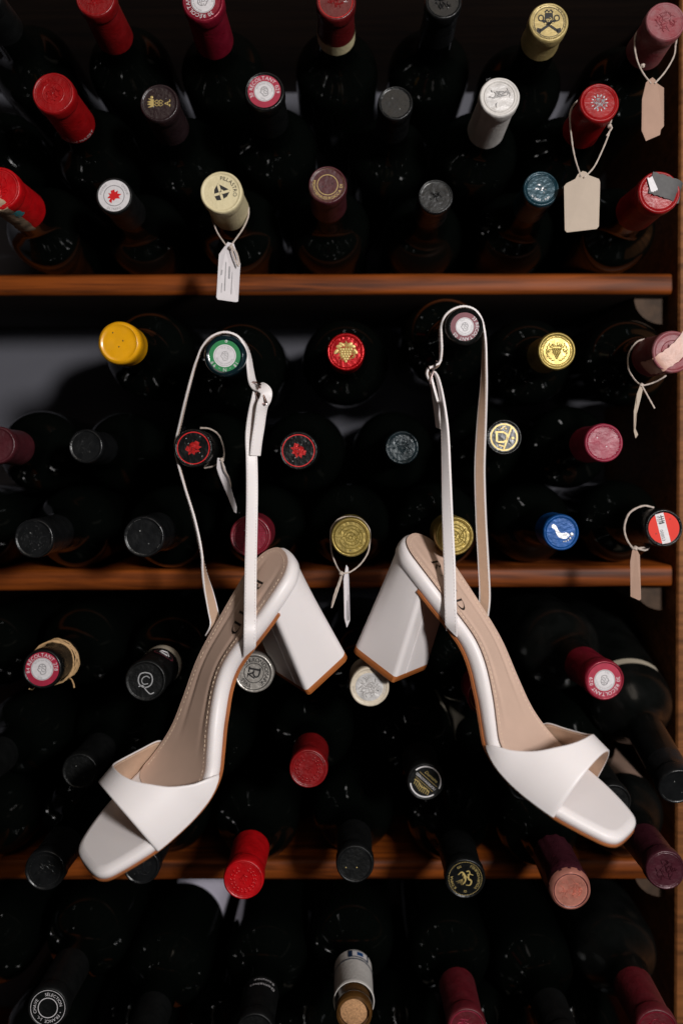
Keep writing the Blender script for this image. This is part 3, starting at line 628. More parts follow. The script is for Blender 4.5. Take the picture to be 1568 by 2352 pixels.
# bodies settle onto boards and on each other (2D, seen along the bottle axes)
for b in BOTTLES: b['x'], b['z'] = b['cap'].x, b['cap'].z
for it in range(900):
    if it < 700:
        for b in BOTTLES: b['z'] -= .00012
    for i, p in enumerate(BOTTLES):
        for q in BOTTLES[i+1:]:
            if p['shelf'] != q['shelf']: continue
            dx, dz = q['x']-p['x'], q['z']-p['z']; d = math.hypot(dx, dz); m = p['rb']+q['rb']+.0006
            if d < m:
                k = (m-d)/2/d; p['x'] -= dx*k; p['z'] -= dz*k; q['x'] += dx*k; q['z'] += dz*k
    for b in BOTTLES:
        s = b['shelf']+1; t = (b['x']+.52)/(XU+.52); top = SH[s][0]+(SH[s][1]-SH[s][0])*t
        lo = {0: b['rb']+.0006, 1: .092, 2: .150}[b['row']] if s == 4 or (s == 3 and b['row'] == 1) else b['rb']+.0006
        b['z'] = max(b['z'], top+lo, (b['cap'].z+(.006 if s == 2 and b['row'] == 2 else -.008)) if b['row'] else -9)
        b['z'] = min(b['z'], SH[s-1][0]-TH-b['rb']-.001)
        b['x'] = min(b['x'], XU-b['rb']-.0005); b['x'] += (b['cap'].x-b['x'])*.01

BMAP = {}
def band_on(par, R, a0, a1, m, name='neck_band', a_from=0, a_to=360, dr=.0004):
    mb = MB(); n = 40; vv = []
    for i in range(n+1):
        t = R_(a_from+(a_to-a_from)*i/n); vv += [((R+dr)*math.cos(t), a0-LEN, (R+dr)*math.sin(t)), ((R+dr)*math.cos(t), a1-LEN, (R+dr)*math.sin(t))]
    mb.add(vv, [(2*i, 2*i+1, 2*i+3, 2*i+2) for i in range(n)]); return mb.build(name, M[m], par)
for b in BOTTLES:
    c = b['cap']; tgt = Vector((b['x'], c.y+.20, b['z'])); ax = (tgt-c).normalized()
    zz = (Vector((0,0,1))-ax*ax.z).normalized(); xx = ax.cross(zz)
    base = c+ax*LEN
    Mw = Matrix(((xx.x, ax.x, zz.x, base.x), (xx.y, ax.y, zz.y, base.y), (xx.z, ax.z, zz.z, base.z), (0,0,0,1)))
    e = empty('wine_bottle', Mw); b['e'] = e; BMAP[b['id']] = b
    tag(e, b['label'], 'bottle', 'wine bottles lying in the rack')
    R, Lc = b['R'], b['Lc']
    g = MB(); g.lathe([(a-LEN, r) for a, r in body_prof(R, Lc, b['kind'], b['rb'])], 44)
    g.build('glass_body', M[b['glass']], e, True, 60)
    st = b['style']; rc = b['recess']
    seed = random.Random(b['id'])
    if st == 'wax':
        pr = [(.0009, 0), (.0009, R*.4), (.0009, R*.64), (.0009, R*.70), (.0006, R*.78), (.0, R*.84), (.0006, R*.92), (.0028, R*.985), (.006, R), (.013, R*1.0), (.017, R*.97), (Lc*.7, R*.95), (Lc, R*.96), (Lc+.0003, R*.93)]
        fa, fr = .0009, R*.92
    elif st == 'crown':
        pr = [(.0006, 0), (.0006, R*.74), (.0, R*.80), (.001, R*.88), (.004, R*.96), (.012, R*1.02), (.018, R*.99), (.03, R*.98), (Lc, R), (Lc+.0003, R*.96)]
        fa, fr = .0006, R*.82
    elif st == 'cork':
        pr = [(.017, R*.99), (.017, R*1.02), (.0185, R*1.04), (.021, R*1.03), (.023, R*1.0), (Lc+.008, R*1.0), (Lc+.0083, R*.95)]
        fa = None
    else:
        pr = [(rc, 0), (rc, R*.5), (rc, R*.78), (rc, R*.835), (rc*.4, R*.865), (0, R*.89), (0, R*.925), (.0004, R*.955), (.0013, R*.985), (.003, R), (.0105, R), (.0118, R*.985), (.0128, R*.945), (.0145, R*.935), (.02, R*.935), (Lc, R*.985), (Lc+.0002, R*.94)]
        fa, fr = rc, R*.94
    cm = MB(); pr = [(a-LEN, r) for a, r in pr]; cm.lathe(pr, 56)
    if st not in ('cork',):      # hand crimped foil is never quite round
        m = len(pr); ph = [seed.uniform(0, 6.28) for _ in range(3)]
        for i, v in enumerate(cm.v):
            t = math.atan2(v.z, v.x); amp = .012 if st != 'crown' else .03
            k = 1+amp*(math.sin(3*t+ph[0])*.4+math.sin(7*t+ph[1]+v.y*90)*.25+math.sin(13*t+ph[2]+v.y*260)*(.18 if st != 'crown' else .9))
            if i % m > 3: v.x *= k; v.z *= k
    cp = cm.build('capsule' if st != 'cork' else 'neck_sleeve', M[b['cm']], e, True, 50)
    if b['art']:
        A = Art(fr, fa-LEN-.00005, b['rot']); b['art'](A); A.finish(cp)
    if st == 'crown':
        d = MB(); d.lathe([(a-LEN, r) for a, r in [(.0003, 0), (.0003, R*.80), (-.0004, R*.84), (.0008, R*.93), (.005, R*.985), (.006, R*.95)]], 56); d.build('foil_top', M['pink'], cp)
    if st == 'cork':
        d = MB(); d.lathe([(a-LEN, r) for a, r in [(.004, R*.70), (.0008, R*.71), (0, R*.76), (.0006, R*.86), (.003, R*.91), (.007, R*.92), (.010, R*.86), (.013, R*.84), (.022, R*.84), (.05, R*.9)]], 48); d.build('bottle_lip', M['glass_brown'], e)
        d = MB(); d.lathe([(a-LEN, r) for a, r in [(.0035, 0), (.0035, R*.62), (.0042, R*.68), (.03, R*.69)]], 40); d.build('cork', M['cork'], e)
        s = band_on(e, R*1.0, .052, .0536, 'p_navy', 'printed_line'); s = band_on(e, R*1.0, .0555, .066, 'p_navy', 'printed_patch', 40, 105, .0005)
        band_on(e, R*1.0, .0565, .0650, 'p_white', 'printed_patch', 46, 92, .0007); band_on(e, R, .058, .0635, 'p_blue', 'printed_patch', 60, 78, .0009)
    if b['band']:
        band_on(e, R*.985 if b['id'] == 'A3' else R*1.0, Lc-.012 if b['id'] == 'A3' else Lc, Lc+.002 if b['id'] == 'A3' else Lc+.014, b['band'])
    if b['id'] == 'G2':
        p = MB(); nn = 24; RR = R*1.0+.0004; cen = R_(62)
        for nm, r0, mm, dr in (('neck_roundel', .0088, 'p_mar', .0), ('neck_roundel', .0078, 'p_black', .0002)):
            p = MB(); vv = []
            for i in range(nn):
                t = 2*math.pi*i/nn; q = cen+r0*math.cos(t)/RR; vv.append(((RR+dr)*math.cos(q), .037+r0*math.sin(t)-LEN, (RR+dr)*math.sin(q)))
            vv.append(((RR+dr+.0002)*math.cos(cen), .037-LEN, (RR+dr+.0002)*math.sin(cen))); p.add(vv, [(i, (i+1)%nn, nn) for i in range(nn)]); p.build(nm, M[mm], cp)
        p = MB(); p.tube([((RR+.0006)*math.cos(cen+x/RR), .037+y-LEN, (RR+.0006)*math.sin(cen+x/RR)) for x, y in ((-.004,-.002),(-.001,.004),(.003,.003),(.004,-.001),(.001,-.004),(-.003,-.004))], .0005, 5); p.build('neck_print', M['p_white'], cp)

# writing along the collars of a few sleeves
def neck_text(bid, txt, a, ang0, size, m='p_white', along=False):
    b = BMAP[bid]; R = b['R']*.985+.0005; mb = MB(); u = 0
    for ch in txt:
        if ch == ' ': u += .4*size; continue
        vs, fs, gw = glyph(ch); vv = []
        for x, y in vs:
            s = u+x*size; q = R_(ang0)+(s/R if not along else (y*size)/R); aa = (a-y*size) if not along else a+s
            vv.append(((R+.0002)*math.cos(q), aa-LEN, (R+.0002)*math.sin(q)))
        mb.add(vv, fs); u += (gw+.12)*size
    mb.build('collar_lettering', M[m], b['e'])
neck_text('B1', 'CHATEAU MAZET', .057, 210, .0042)
neck_text('J3', 'Domaines', .043, 40, .0052)
neck_text('J3', 'Romanee', .050, 44, .0044)
neck_text('C3', 'PILL', .034, 185, .006, 'p_black')
# paper labels glimpsed on bodies
for bid, a0, a1, f, t, m in (('H7', .126, .134, 50, 150, 'label_cream'), ('H4', .135, .2, -15, 42, 'label_cream'), ('I7', .115, .2, 62, 105, 'kraft'), ('J2', .19, .28, 0, 100, 'label_lilac')):
    b = BMAP[bid]; band_on(b['e'], b['rb'], a0, a1, m, 'paper_label', f, t, .0003)
# torn strips and tapes stuck over caps (parts of their bottles)
def strip(bid, pts, w, m, name, h=.0006):
    """a strip laid over the cap: pts in (a, angle-free) local coordinates"""
    b = BMAP[bid]; mb = MB(); vv = []; P_ = crom([list(p) for p in pts], 5); g = random.Random(bid)
    for i, p in enumerate(P_):
        p = Vector(p); a = Vector(P_[max(i-1, 0)]); c = Vector(P_[min(i+1, len(P_)-1)]); t = (c-a).normalized()
        rad = Vector((p.x, 0, p.z)); nrm = (rad.normalized() if p.y > .002 else Vector((0,-1,0))); s = t.cross(nrm).normalized()
        j = g.uniform(-.0006, .0006)
        for k in (-1, -.3, .3, 1): vv.append(p+s*(w/2*k+j)+Vector((0,-LEN,0))-nrm*(.25*w*k*k*.3 if p.y > .002 else 0))
    mb.add(vv, [(4*i+k, 4*i+k+1, 4*i+k+5, 4*i+k+4) for i in range(len(P_)-1) for k in range(3)]); return mb.build(name, M[m], b['e'])
R = BMAP['D6']['R']
strip('D6', [(R*.75, -.0009, R*.75), (R*.2, -.0009, R*.05), (-R*.3, -.0009, -R*.32), (-R*.70, .0010, -R*.62), (-R*.80, .010, -R*.72), (-R*.80, .026, -R*.72)], .013, 'tape', 'tape_strip')
R = BMAP['C7']['R']
strip('C7', [(-R*.42, -.0009, R*.42), (R*.1, -.0010, R*.3), (R*.62, -.0006, R*.1), (R*1.02, .002, -.001), (R*1.1, .008, -.001)], .0165, 'tape_dark', 'torn_strip')
strip('C7', [(-R*.50, -.0012, R*.30), (-R*.36, -.0013, R*.34), (-R*.22, -.0012, R*.40)], .011, 'p_white', 'torn_strip')
R = BMAP['C1']['R']
strip('C1', [(-R*.2, -.0007, -R*.75), (R*.06, .002, -R*1.02), (R*.10, .014, -R*1.02), (R*.14, .028, -R*1.03), (R*.14, .045, -R*1.04), (R*.10, .06, -R*1.06)], .014, 'torn', 'torn_strip')
strip('C1', [(R*.45, .012, -R*.95), (R*.55, .018, -R*.90), (R*.60, .024, -R*.87)], .006, 'teal_paper', 'torn_strip')

# ------------------------------------------------------------------ sandals
SIZE = 1.055
POSE = {'L': (((-0.7125, 0.5839, -0.3892), (-0.4113, -0.7969, -0.4425), (-0.5685, -0.1552, 0.8079)), (-0.00327, 0.01143, -0.14833), 1),
        'R': (((0.7244, 0.595, 0.3481), (-0.5186, 0.8031, -0.2935), (-0.4541, 0.0321, 0.8904)), (0.0173, 0.01934, -0.14812), -1)}
ZT = smooth_tab([(-.01,.0968),(0,.0957),(.02,.092),(.04,.0845),(.065,.0705),(.087,.0555),(.11,.0362),(.13,.0215),(.15,.0125),(.17,.0095),(.20,.009),(.24,.0105)], 6)
def zt(x): return lerp(ZT, x)
def fx(x): return lerp([(0, 1), (.105, 1), (.150, .74), (.20, .66), (.24, .62)], x)     # the edge thins towards the toe
def nrm(x):
    s = (zt(x+.002)-zt(x-.002))/.004; n = Vector((-s, 0, 1)); return n.normalized()
# outline, clockwise from heel tip along the inner (arch) side to the toe and back along the outer side (mm)
OUT = [(0,0),(1,7),(4,15),(9.5,22.5),(19,28.3),(32,29.5),(45,27.5),(57,23.5),(70,17.5),(84,12),(98,12.2),(112,18),(124,26.5),(134,34.5),(146,37.6),(160,37.4),(175,36.4),(189,34.8),(201,31.6),(212,28),(219.5,24.8),(224,20),(225.8,13.5),(226.3,4),(226.2,-5.5),(224.6,-12.5),(220,-18.2),(210,-24.2),(198,-29),(186,-31.8),(172,-33.2),(158,-33.2),(142,-32),(128,-30.2),(112,-29.2),(98,-28),(86,-26),(72,-22.6),(58,-19.6),(44,-17.8),(30,-17.4),(18,-16.6),(9,-14),(3.5,-9.5),(.6,-4.2)]
def outline(n=5):
    pts = [list(p) for p in OUT]; m = len(pts); out = []
    for i in range(m):
        p0, p1, p2, p3 = pts[i-1], pts[i], pts[(i+1)%m], pts[(i+2)%m]
        for k in range(n):
            t = k/n; out.append(tuple(.5*(2*b+(c-a)*t+(2*a-5*b+4*c-d)*t*t+(3*b-a-3*c+d)*t**3)*.001 for a, b, c, d in zip(p0, p1, p2, p3)))
    return out
OL = outline()
def offs(ol, d):
    m = len(ol); o = []
    for i, (x, y) in enumerate(ol):
        xa, ya = ol[i-2]; xb, yb = ol[(i+2)%m]; l = math.hypot(xb-xa, yb-ya); o.append((x+(yb-ya)/l*d, y-(xb-xa)/l*d))
    return o
def make_sandal(side, label, strap1, strap2, buckle):
    Rm, t, mir = POSE[side]
    Mw = Matrix(((*Rm[0], t[0]), (*Rm[1], t[1]), (*Rm[2], t[2]), (0,0,0,1))) @ Matrix.Scale(SIZE, 4)
    e = empty('high_heel_sandal', Mw); tag(e, label, 'sandal', 'pair of white sandals')
    Mi = Mw.inverted()
    def S(x, y, h, cup=0):
        n = nrm(x); h = h*fx(x) if h < 0 else h; return Vector((x+n.x*h, y*mir, zt(x)+n.z*h))
    def flip(fs): return [tuple(reversed(f)) for f in fs] if mir > 0 else fs
    def offs2(d, hid):
        A_, B_ = offs(OL, d), offs(OL, d+.005)
        return [(b_ if hid and a[0] < .0425 else a) for a, b_ in zip(A_, B_)]
    def rings(prof, low=False, hid=False):
        mb = MB(); N = len(OL); vv = []
        for d, h in prof:
            vv += [S(x, y, (h if x > .15 or not low else min(h, .0002))) for x, y in offs2(d, hid)]
        ff = [(j*N+i, j*N+(i+1)%N, (j+1)*N+(i+1)%N, (j+1)*N+i) for j in range(len(prof)-1) for i in range(N)]
        mb.add(vv, flip(ff)); return mb, N
    # wrapped edge
    mb, N = rings([(.0052, .0009), (.0040, .00075), (.0027, .00025), (.0015, -.0006), (.0006, -.0016), (.0001, -.0030), (-.0002, -.0050), (0, -.0090), (.0012, -.0098)], low=True)
    mb.build('edge_wrap', M['leather'], e, True, 0)
    # outsole
    mb, N = rings([(.0010, -.0094), (-.0007, -.0097), (-.0006, -.0116), (.0010, -.0121)], hid=True)
    def sheet(d, h, x0, x1, cup, nx=80, ny=28, front_round=0.0, pad=0):
        poly = offs(OL, d); xs_ = [p[0] for p in poly]; xa, xb = max(x0, min(xs_)+.0002), min(x1, max(xs_)-.0002)
        vv = []
        for i in range(nx+1):
            q = i/nx; x = xa+(xb-xa)*(q*q*(3-2*q)*.35+q*.65)
            ys = []
            for k in range(len(poly)):
                (ax, ay), (bx, by) = poly[k], poly[(k+1)%len(poly)]
                if (ax-x)*(bx-x) <= 0 and ax != bx: ys.append(ay+(by-ay)*(x-ax)/(bx-ax))
            y0, y1 = min(ys), max(ys)
            if front_round and x > xb-front_round:
                f = (x-(xb-front_round))/front_round; k = (1-math.sqrt(max(0, 1-f*f)))*.014; y0 += k; y1 -= k
            for j in range(ny+1):
                s = j/ny; vv.append(S(x, y0+(y1-y0)*s, h-cup*(1-abs(2*s-1)**2.6)*min(1, max(.0, (x-xa)/.012))-pad*math.exp(-((abs(s-.5)-.27)/.045)**2)*min(1, max(0, (x-.012)/.02))*min(1, max(0, (.135-x)/.03))))
        return vv, [(i*(ny+1)+j, (i+1)*(ny+1)+j, (i+1)*(ny+1)+j+1, i*(ny+1)+j+1) for i in range(nx) for j in range(ny)]
    vv, ff = sheet(.0010, -.0121, .043, 1, 0); k = MB(); k.v = mb.v; k.f = mb.f; k.add(vv, [tuple(reversed(f)) for f in flip(ff)]); k.build('outsole', M['sole'], e, True, 40)
    vv, ff = sheet(.0050, .00092, .150, 1, .0); k = MB(); k.add(vv, ff if mir > 0 else [tuple(reversed(f)) for f in ff]); k.build('toe_cover', M['leather'], e, True, 0)
    vv, ff = sheet(.0030, .0018, 0, .168, .0008, front_round=.012, pad=.0007); k = MB(); k.add(vv, ff if mir > 0 else [tuple(reversed(f)) for f in ff]); ins = k.build('insole', M['insole'], e, True, 0)
    # padded heel welt: a soft raised line and the stitching along the insole edge
    st = MB(); path = offs(OL, .0062); acc = 0; prev = None
    for i in range(len(path)):
        (xa, ya), (xb, yb) = path[i], path[(i+1)%len(path)]
        if max(xa, xb) > .160: continue
        l = math.hypot(xb-xa, yb-ya); u = 0
        while u < l:
            if acc <= 0:
                s0, s1 = u/l, min(1.05, (u+.0017)/l)
                p = [S(xa+(xb-xa)*s, ya+(yb-ya)*s, .00155) for s in (s0, s1)]
                st.tube([p[0], (p[0]+p[1])/2+Vector((0,0,.00012)), p[1]], [.00018, .00026, .00018], 5); acc = .0026
            stp = min(acc, l-u) if acc > 0 else 1e-4; u += max(stp, 1e-4); acc -= max(stp, 1e-4)
    tag(st.build('stitching', M['thread'], ins), kind='stuff')
    # stamp
    ls = MB(); sz = .0085; x = .0285
    for ch in 'RAID':
        for q in SERIF[ch]:
            if q in ('arc', 'bigarc'):
                a = []; K = 12
                for i in range(K+1):
                    th = math.pi/2-math.pi*i/K
                    if q == 'arc': o_ = (.28+.46*math.cos(th), .735+.265*math.sin(th)); i_ = (.28+.31*math.cos(th), .735+.235*math.sin(th))
                    else: o_ = (.28+.66*math.cos(th), .5+.5*math.sin(th)); i_ = (.28+.50*math.cos(th), .5+.465*math.sin(th))
                    a += [o_, i_]
                polys = [[a[2*i], a[2*i+2], a[2*i+3], a[2*i+1]] for i in range(K)]
            else: polys = [q]
            for pl in polys:
                vv = []
                for gx, gy in pl:
                    X = x+gx*sz*1.05; yy = (gy-.5)*sz
                    yl = (yy+.006) if side == 'L' else (.006-yy)
                    vv.append(S(X, yl, .00135))
                ls.add(vv, [tuple(range(len(vv)))])
        x += {'R': .0108, 'A': .0112, 'I': .0062, 'D': .01}[ch]
    ls.build('stamped_lettering', M['ink'], ins, False)
    # heel block: lofted from the seat outline to a flared straight foot, with a separate tip
    def side_pts(seg):   # outline samples with x below limit
        return seg
    lim = .043; half1 = [p for p in offs(OL, .0009)[:len(OL)//2] if p[0] <= lim]; half2 = [p for p in offs(OL, .0009)[len(OL)//2:] if p[0] <= lim]
    top = list(reversed(half1))+list(reversed(half2))      # front-inner -> back -> front-outer
    nT = len(top)
    # resample by arc length
    def resamp(pl, n):
        d = [0]
        for a, b_ in zip(pl, pl[1:]): d.append(d[-1]+math.hypot(b_[0]-a[0], b_[1]-a[1]))
        o = []; j = 0
        for i in range(n+1):
            s = d[-1]*i/n
            while j < len(d)-2 and d[j+1] < s: j += 1
            f = (s-d[j])/max(1e-9, d[j+1]-d[j]); o.append((pl[j][0]+(pl[j+1][0]-pl[j][0])*f, pl[j][1]+(pl[j+1][1]-pl[j][1])*f))
        return o
    top = [(lim, top[0][1])]+top+[(lim, top[-1][1])]
    hx0, hx1, hw, rr = .0050, .0450, .0226, .006
    bot = [(hx1, hw), (hx1-.008, hw), (hx0+rr+.006, hw)]+[(hx0+rr-rr*math.sin(a), hw-rr+rr*math.cos(a)) for a in [R_(k*15) for k in range(7)]]+[(hx0-.0008, .008), (hx0-.001, 0), (hx0-.0008, -.008)]+[(hx0+rr-rr*math.cos(a), -hw+rr-rr*math.sin(a)) for a in [R_(k*15) for k in range(7)]]+[(hx0+rr+.006, -hw), (hx1-.008, -hw), (hx1, -hw)]
    NU = 60; T = resamp(top, NU); Bt = resamp(bot, NU); rows = 14
    # chamfer at the two breast corners
    def ring_at(f, z_off=0):
        vv = []
        for i in range(NU+1):
            (xa, ya), (xb, yb) = T[i], Bt[i]; za = zt(xa)-.0092*nrm(xa).z; xa2 = xa-.0092*nrm(xa).x
            vv.append(Vector((xa2+(xb-xa2)*f, (ya+(yb-ya)*f)*mir, za+(.0052-za)*f)))
        nb = 10; a, b_ = vv[-1], vv[0]; ch = .0014
        for i in range(nb+1):
            s = (i+.0)/nb; p = a+(b_-a)*(.035+.93*s); p = p+Vector((ch, 0, 0)); vv.append(p)
        return vv
    hb = MB(); ringsv = [ring_at(i/rows) for i in range(rows+1)]; n = len(ringsv[0])
    hb.add([v for r in ringsv for v in r], flip([tuple(reversed((i*n+j, i*n+(j+1)%n, (i+1)*n+(j+1)%n, (i+1)*n+j))) for i in range(rows) for j in range(n)]))
    heel = hb.build('heel', M['leather'], e, True, 62)
    tp = MB(); r0 = ringsv[-1]; c0 = sum(r0, Vector())/len(r0)
    rs = [[c0+(v-c0)*k+Vector((0,0,dz)) for v in r0] for k, dz in ((1.0, .00005), (1.006, -.0002), (1.006, -.0047), (.99, -.0052))]
    tp.add([v for r in rs for v in r]+[c0+Vector((0,0,-.0052))], flip([tuple(reversed((i*n+j, i*n+(j+1)%n, (i+1)*n+(j+1)%n, (i+1)*n+j))) for i in range(3) for j in range(n)])+[(3*n+j, 3*n+(j+1)%n, 4*n) for j in range(n)])
    tp.build('heel_tip', M['tip'], heel, True, 40)
    sm = MB(); a = [r[NU+1+7] for r in ringsv]; sm.tube([p+Vector((.0001,0,0)) for p in a], .00022, 5); sm.build('heel_seam', M['leather'], heel)
    # vamp band
    BE = smooth_tab([(-18,.1285),(0,.1305),(15,.1375),(25,.1470),(39,.1590),(52,.1665),(66,.1730),(82,.1765),(100,.1770),(115,.1762),(130,.1718),(140,.1650),(150,.1550),(158,.1465),(165,.1412),(180,.1370),(198,.135)], 4)
    half = len(OL)//2
    tv = sorted(p for p in OL[:half+4] if .1 < p[0] < .215); tf = sorted(p for p in OL[half:] if .1 < p[0] < .215)
    def vamp_pt(th, f, off=0):
        th = min(max(th, 0), 180)
        xb = lerp(BE, th); xf = .1885+.0015*math.sin(R_(th))
        x = xb+(xf-xb)*f; a = R_(th); yc = .0026
        wv = lerp(tv, x)+.0010+.0030*max(0, 1-abs(x-.131)/.022)-yc; wf = yc-lerp(tf, x)+.0012
        zb = zt(x)-.0093*fx(x)*nrm(x).z; top = .0445-.003*f
        c_ = math.cos(a); y = yc+((wv if c_ > 0 else wf)+off)*c_; z = zb+(top-zb+off)*math.sin(a)
        return Vector((x+.0093*0, y*mir, z))
    ths = [i*4 for i in range(46)]; FV = [0, .02, .06]+[.06+.88*i/12 for i in range(1, 13)]+[.98, 1]
    def shell(o0, o1, m, name, par, f0=0, f1=1):
        mb = MB(); nt, nf = len(ths), len(FV)
        for off in (o0, o1):
            for th in ths:
                for f in FV:
                    ff_ = f0+(f1-f0)*f; r = 0
                    if off == max(o0, o1) and f in (0, 1): r = -.0004
                    mb.v.append(vamp_pt(th, ff_, off+r))
        q = nt*nf; ff = []
        for i in range(nt-1):
            for j in range(nf-1):
                ff.append((i*nf+j, (i+1)*nf+j, (i+1)*nf+j+1, i*nf+j+1)); ff.append(tuple(reversed((q+i*nf+j, q+(i+1)*nf+j, q+(i+1)*nf+j+1, q+i*nf+j+1))))
            for j in (0, nf-1): ff.append((i*nf+j, (i+1)*nf+j, q+(i+1)*nf+j, q+i*nf+j))
        mb.f = ff; 
        import bmesh
        o = mb.build(name, M[m], par, True, 0)
        bm = bmesh.new(); bm.from_mesh(o.data); bmesh.ops.recalc_face_normals(bm, faces=bm.faces); bm.to_mesh(o.data); bm.free(); o.data.shade_smooth(); o.data.set_sharp_from_angle(angle=R_(70))
        return o
    va = shell(.0009, -.0002, 'leather', 'vamp_band', e)
    shell(-.0003, -.0010, 'lining', 'vamp_lining', va, .012, .988)
    st = MB()
    for i in range(150):
        th = 6+i*1.13; 
        if th > 174: break
        x0 = vamp_pt(th, .05, -.0010); x1 = vamp_pt(th+.7, .05, -.0010); st.tube([x0, x1], .0002, 4)
    tag(st.build('stitching', M['thread'], va), kind='stuff')
    # straps
    def ribbon(stn, name, W=.0088, T_=.0016, cut0=0, cut1=0):
        pts = [list(P(a, b_, c))+[d] for a, b_, c, d in stn]; q = crom(pts, 7); outv = []; inv = []; stv = MB(); acc = 0
        Q = []
        for i, p in enumerate(q):
            a, b_ = Vector(q[max(i-1, 0)][:3]), Vector(q[min(i+1, len(q)-1)][:3]); t_ = (b_-a).normalized()
            left = Vector((-t_.z, 0, t_.x)); left = left.normalized() if left.length > 1e-4 else Vector((-1, 0, 0))
            psi = R_(p[3]); nn = left*math.cos(psi)+Vector((0,-1,0))*math.sin(psi); nn = (nn-t_*nn.dot(t_)).normalized(); wd = t_.cross(nn).normalized()
            Q.append((Vector(p[:3]), nn, wd, t_))
        sec = [(-.5,-.45),(-.5,.2),(-.46,.42),(-.4,.5),(-.2,.54),(0,.55),(.2,.54),(.4,.5),(.46,.42),(.5,.2),(.5,-.45),(.46,-.5),(0,-.5),(-.46,-.5)]; k = len(sec); mb = MB()
        nq = len(Q)
        def sh(i, a):
            w0 = max(0, 1-i/9); w1 = max(0, 1-(nq-1-i)/9); return W*a*(w1*cut1-w0*cut0)
        for i, (c, nn, wd, t_) in enumerate(Q): mb.v += [Mi @ (c+wd*W*a+nn*T_*b_+t_*sh(i, a)) for a, b_ in sec]
        L_ = len(Q); mb.f = [(i*k+j, i*k+(j+1)%k, (i+1)*k+(j+1)%k, (i+1)*k+j) for i in range(L_-1) for j in range(k)]+[tuple(range(k-1, -1, -1)), tuple(range((L_-1)*k, L_*k))]
        o = mb.build(name, M['leather'], e, True, 50)
        li = MB(); s2 = [(-.40,-.48),(-.38,-.62),(.38,-.62),(.40,-.48)]
        for i, (c, nn, wd, t_) in enumerate(Q): li.v += [Mi @ (c+wd*W*a+nn*T_*b_+t_*sh(i, a)) for a, b_ in s2]
        li.f = [(i*4+j, i*4+(j+1)%4, (i+1)*4+(j+1)%4, (i+1)*4+j) for i in range(L_-1) for j in range(4)]+[(3,2,1,0), tuple(range((L_-1)*4, L_*4))]
        li.build('strap_lining', M['lining'], o, True, 40)
        acc = 0
        for i in range(L_-1):
            (c, nn, wd, t_), (c2, n2, w2, _) = Q[i], Q[i+1]; l = (c2-c).length; u = 0
            while u+acc < l:
                u += acc; f = u/l; f2 = min(1.2, f+.0014/l)
                for sg in (-.37, .37):
                    for hh, thin in ((.57, .00016), (-.645, .00017)):
                        a = c.lerp(c2, f)+wd*W*sg+nn*T_*hh; b_ = c.lerp(c2, f2)+wd*W*sg+nn*T_*hh; stv.tube([Mi @ a, Mi @ b_], thin, 4)
                acc = .0024
            acc -= (l-u)
        tag(stv.build('stitching', M['thread_w'], o), kind='stuff')
        return o
    ribbon(strap1, 'ankle_strap'); ribbon(strap2, 'buckle_strap', cut0=1.3 if side == 'R' else 0, cut1=1.3 if side == 'L' else 0)
    corners, prong = buckle; bk = MB()
    cs = [P(*c) for c in corners]; loop = []
    for i in range(4):
        a, p, c = cs[i-1], cs[i], cs[(i+1)%4]; ra = (a-p).normalized()*.0014; rc = (c-p).normalized()*.0014
        loop += [p+ra, p+(ra+rc)*.30, p+rc]
    loop += loop[:2]
    bk.tube([Mi @ p for p in loop], .00075, 8, False)
    o = bk.build('buckle', M['metal'], e)
    pg = MB(); pg.tube([Mi @ P(*p) for p in prong], .0006, 6); pg.build('prong', M['metal'], o)
    return e

sL1 = [(483, 1460, -0.02581, -60), (494, 1434, -0.03003, -60), (488, 1400, -0.02581, -52), (479, 1360, -0.02259, -38), (469, 1315, -0.01877, -8), (462, 1268, -0.01622, 16), (446, 1195, -0.00963, 20), (426, 1125, -0.00096, 12), (409, 1062, 0.00909, 6), (404, 1034, 0.01281, 5), (405, 1012, 0.01297, 5), (414, 972, 0.00655, 6), (428, 912, -0.004, 8), (444, 852, -0.01, 8), (455, 822, -0.013, 4), (466, 798, -0.014, 0), (486, 775, -0.015, 0), (516, 764, -0.015, 0), (545, 772, -0.015, 0), (562, 791, -0.015, 6), (571, 817, -0.016, 14), (575, 846, -0.018, 24), (580, 874, -0.023, 36), (588, 886, -0.029, 55), (601, 890, -0.034, 72), (611, 900, -0.036, 80), (610, 915, -0.036, 80), (603, 930, -0.035, 72), (599, 950, -0.03239, 66), (595, 980, -0.02999, 64), (590, 1012, -0.02843, 62), (586, 1046, -0.02672, 62)]
sL2 = [(593, 899, -0.0275, 50), (589, 915, -0.0275, 45), (583, 940, -0.02669, 42), (578, 970, -0.02526, 45), (576, 1005, -0.02495, 60), (578, 1055, -0.02599, 75), (579, 1120, -0.03101, 82), (578, 1200, -0.03708, 84), (576, 1290, -0.04783, 84), (575, 1370, -0.05861, 84), (574.5, 1418, -0.06854, 82), (574, 1450, -0.07223, 80), (573.5, 1478, -0.07012, 80), (573, 1497, -0.06485, 80)]
bL = ([(579,877,-.0270),(593,879,-.0330),(614,929,-.0395),(597,926,-.0335)], [(588,905,-.031),(594,890,-.0365),(597,880,-.0385),(599,884,-.037)])
make_sandal('L', 'white block heel sandal hung by its strap from the green disc bottle', sL1, sL2, bL)
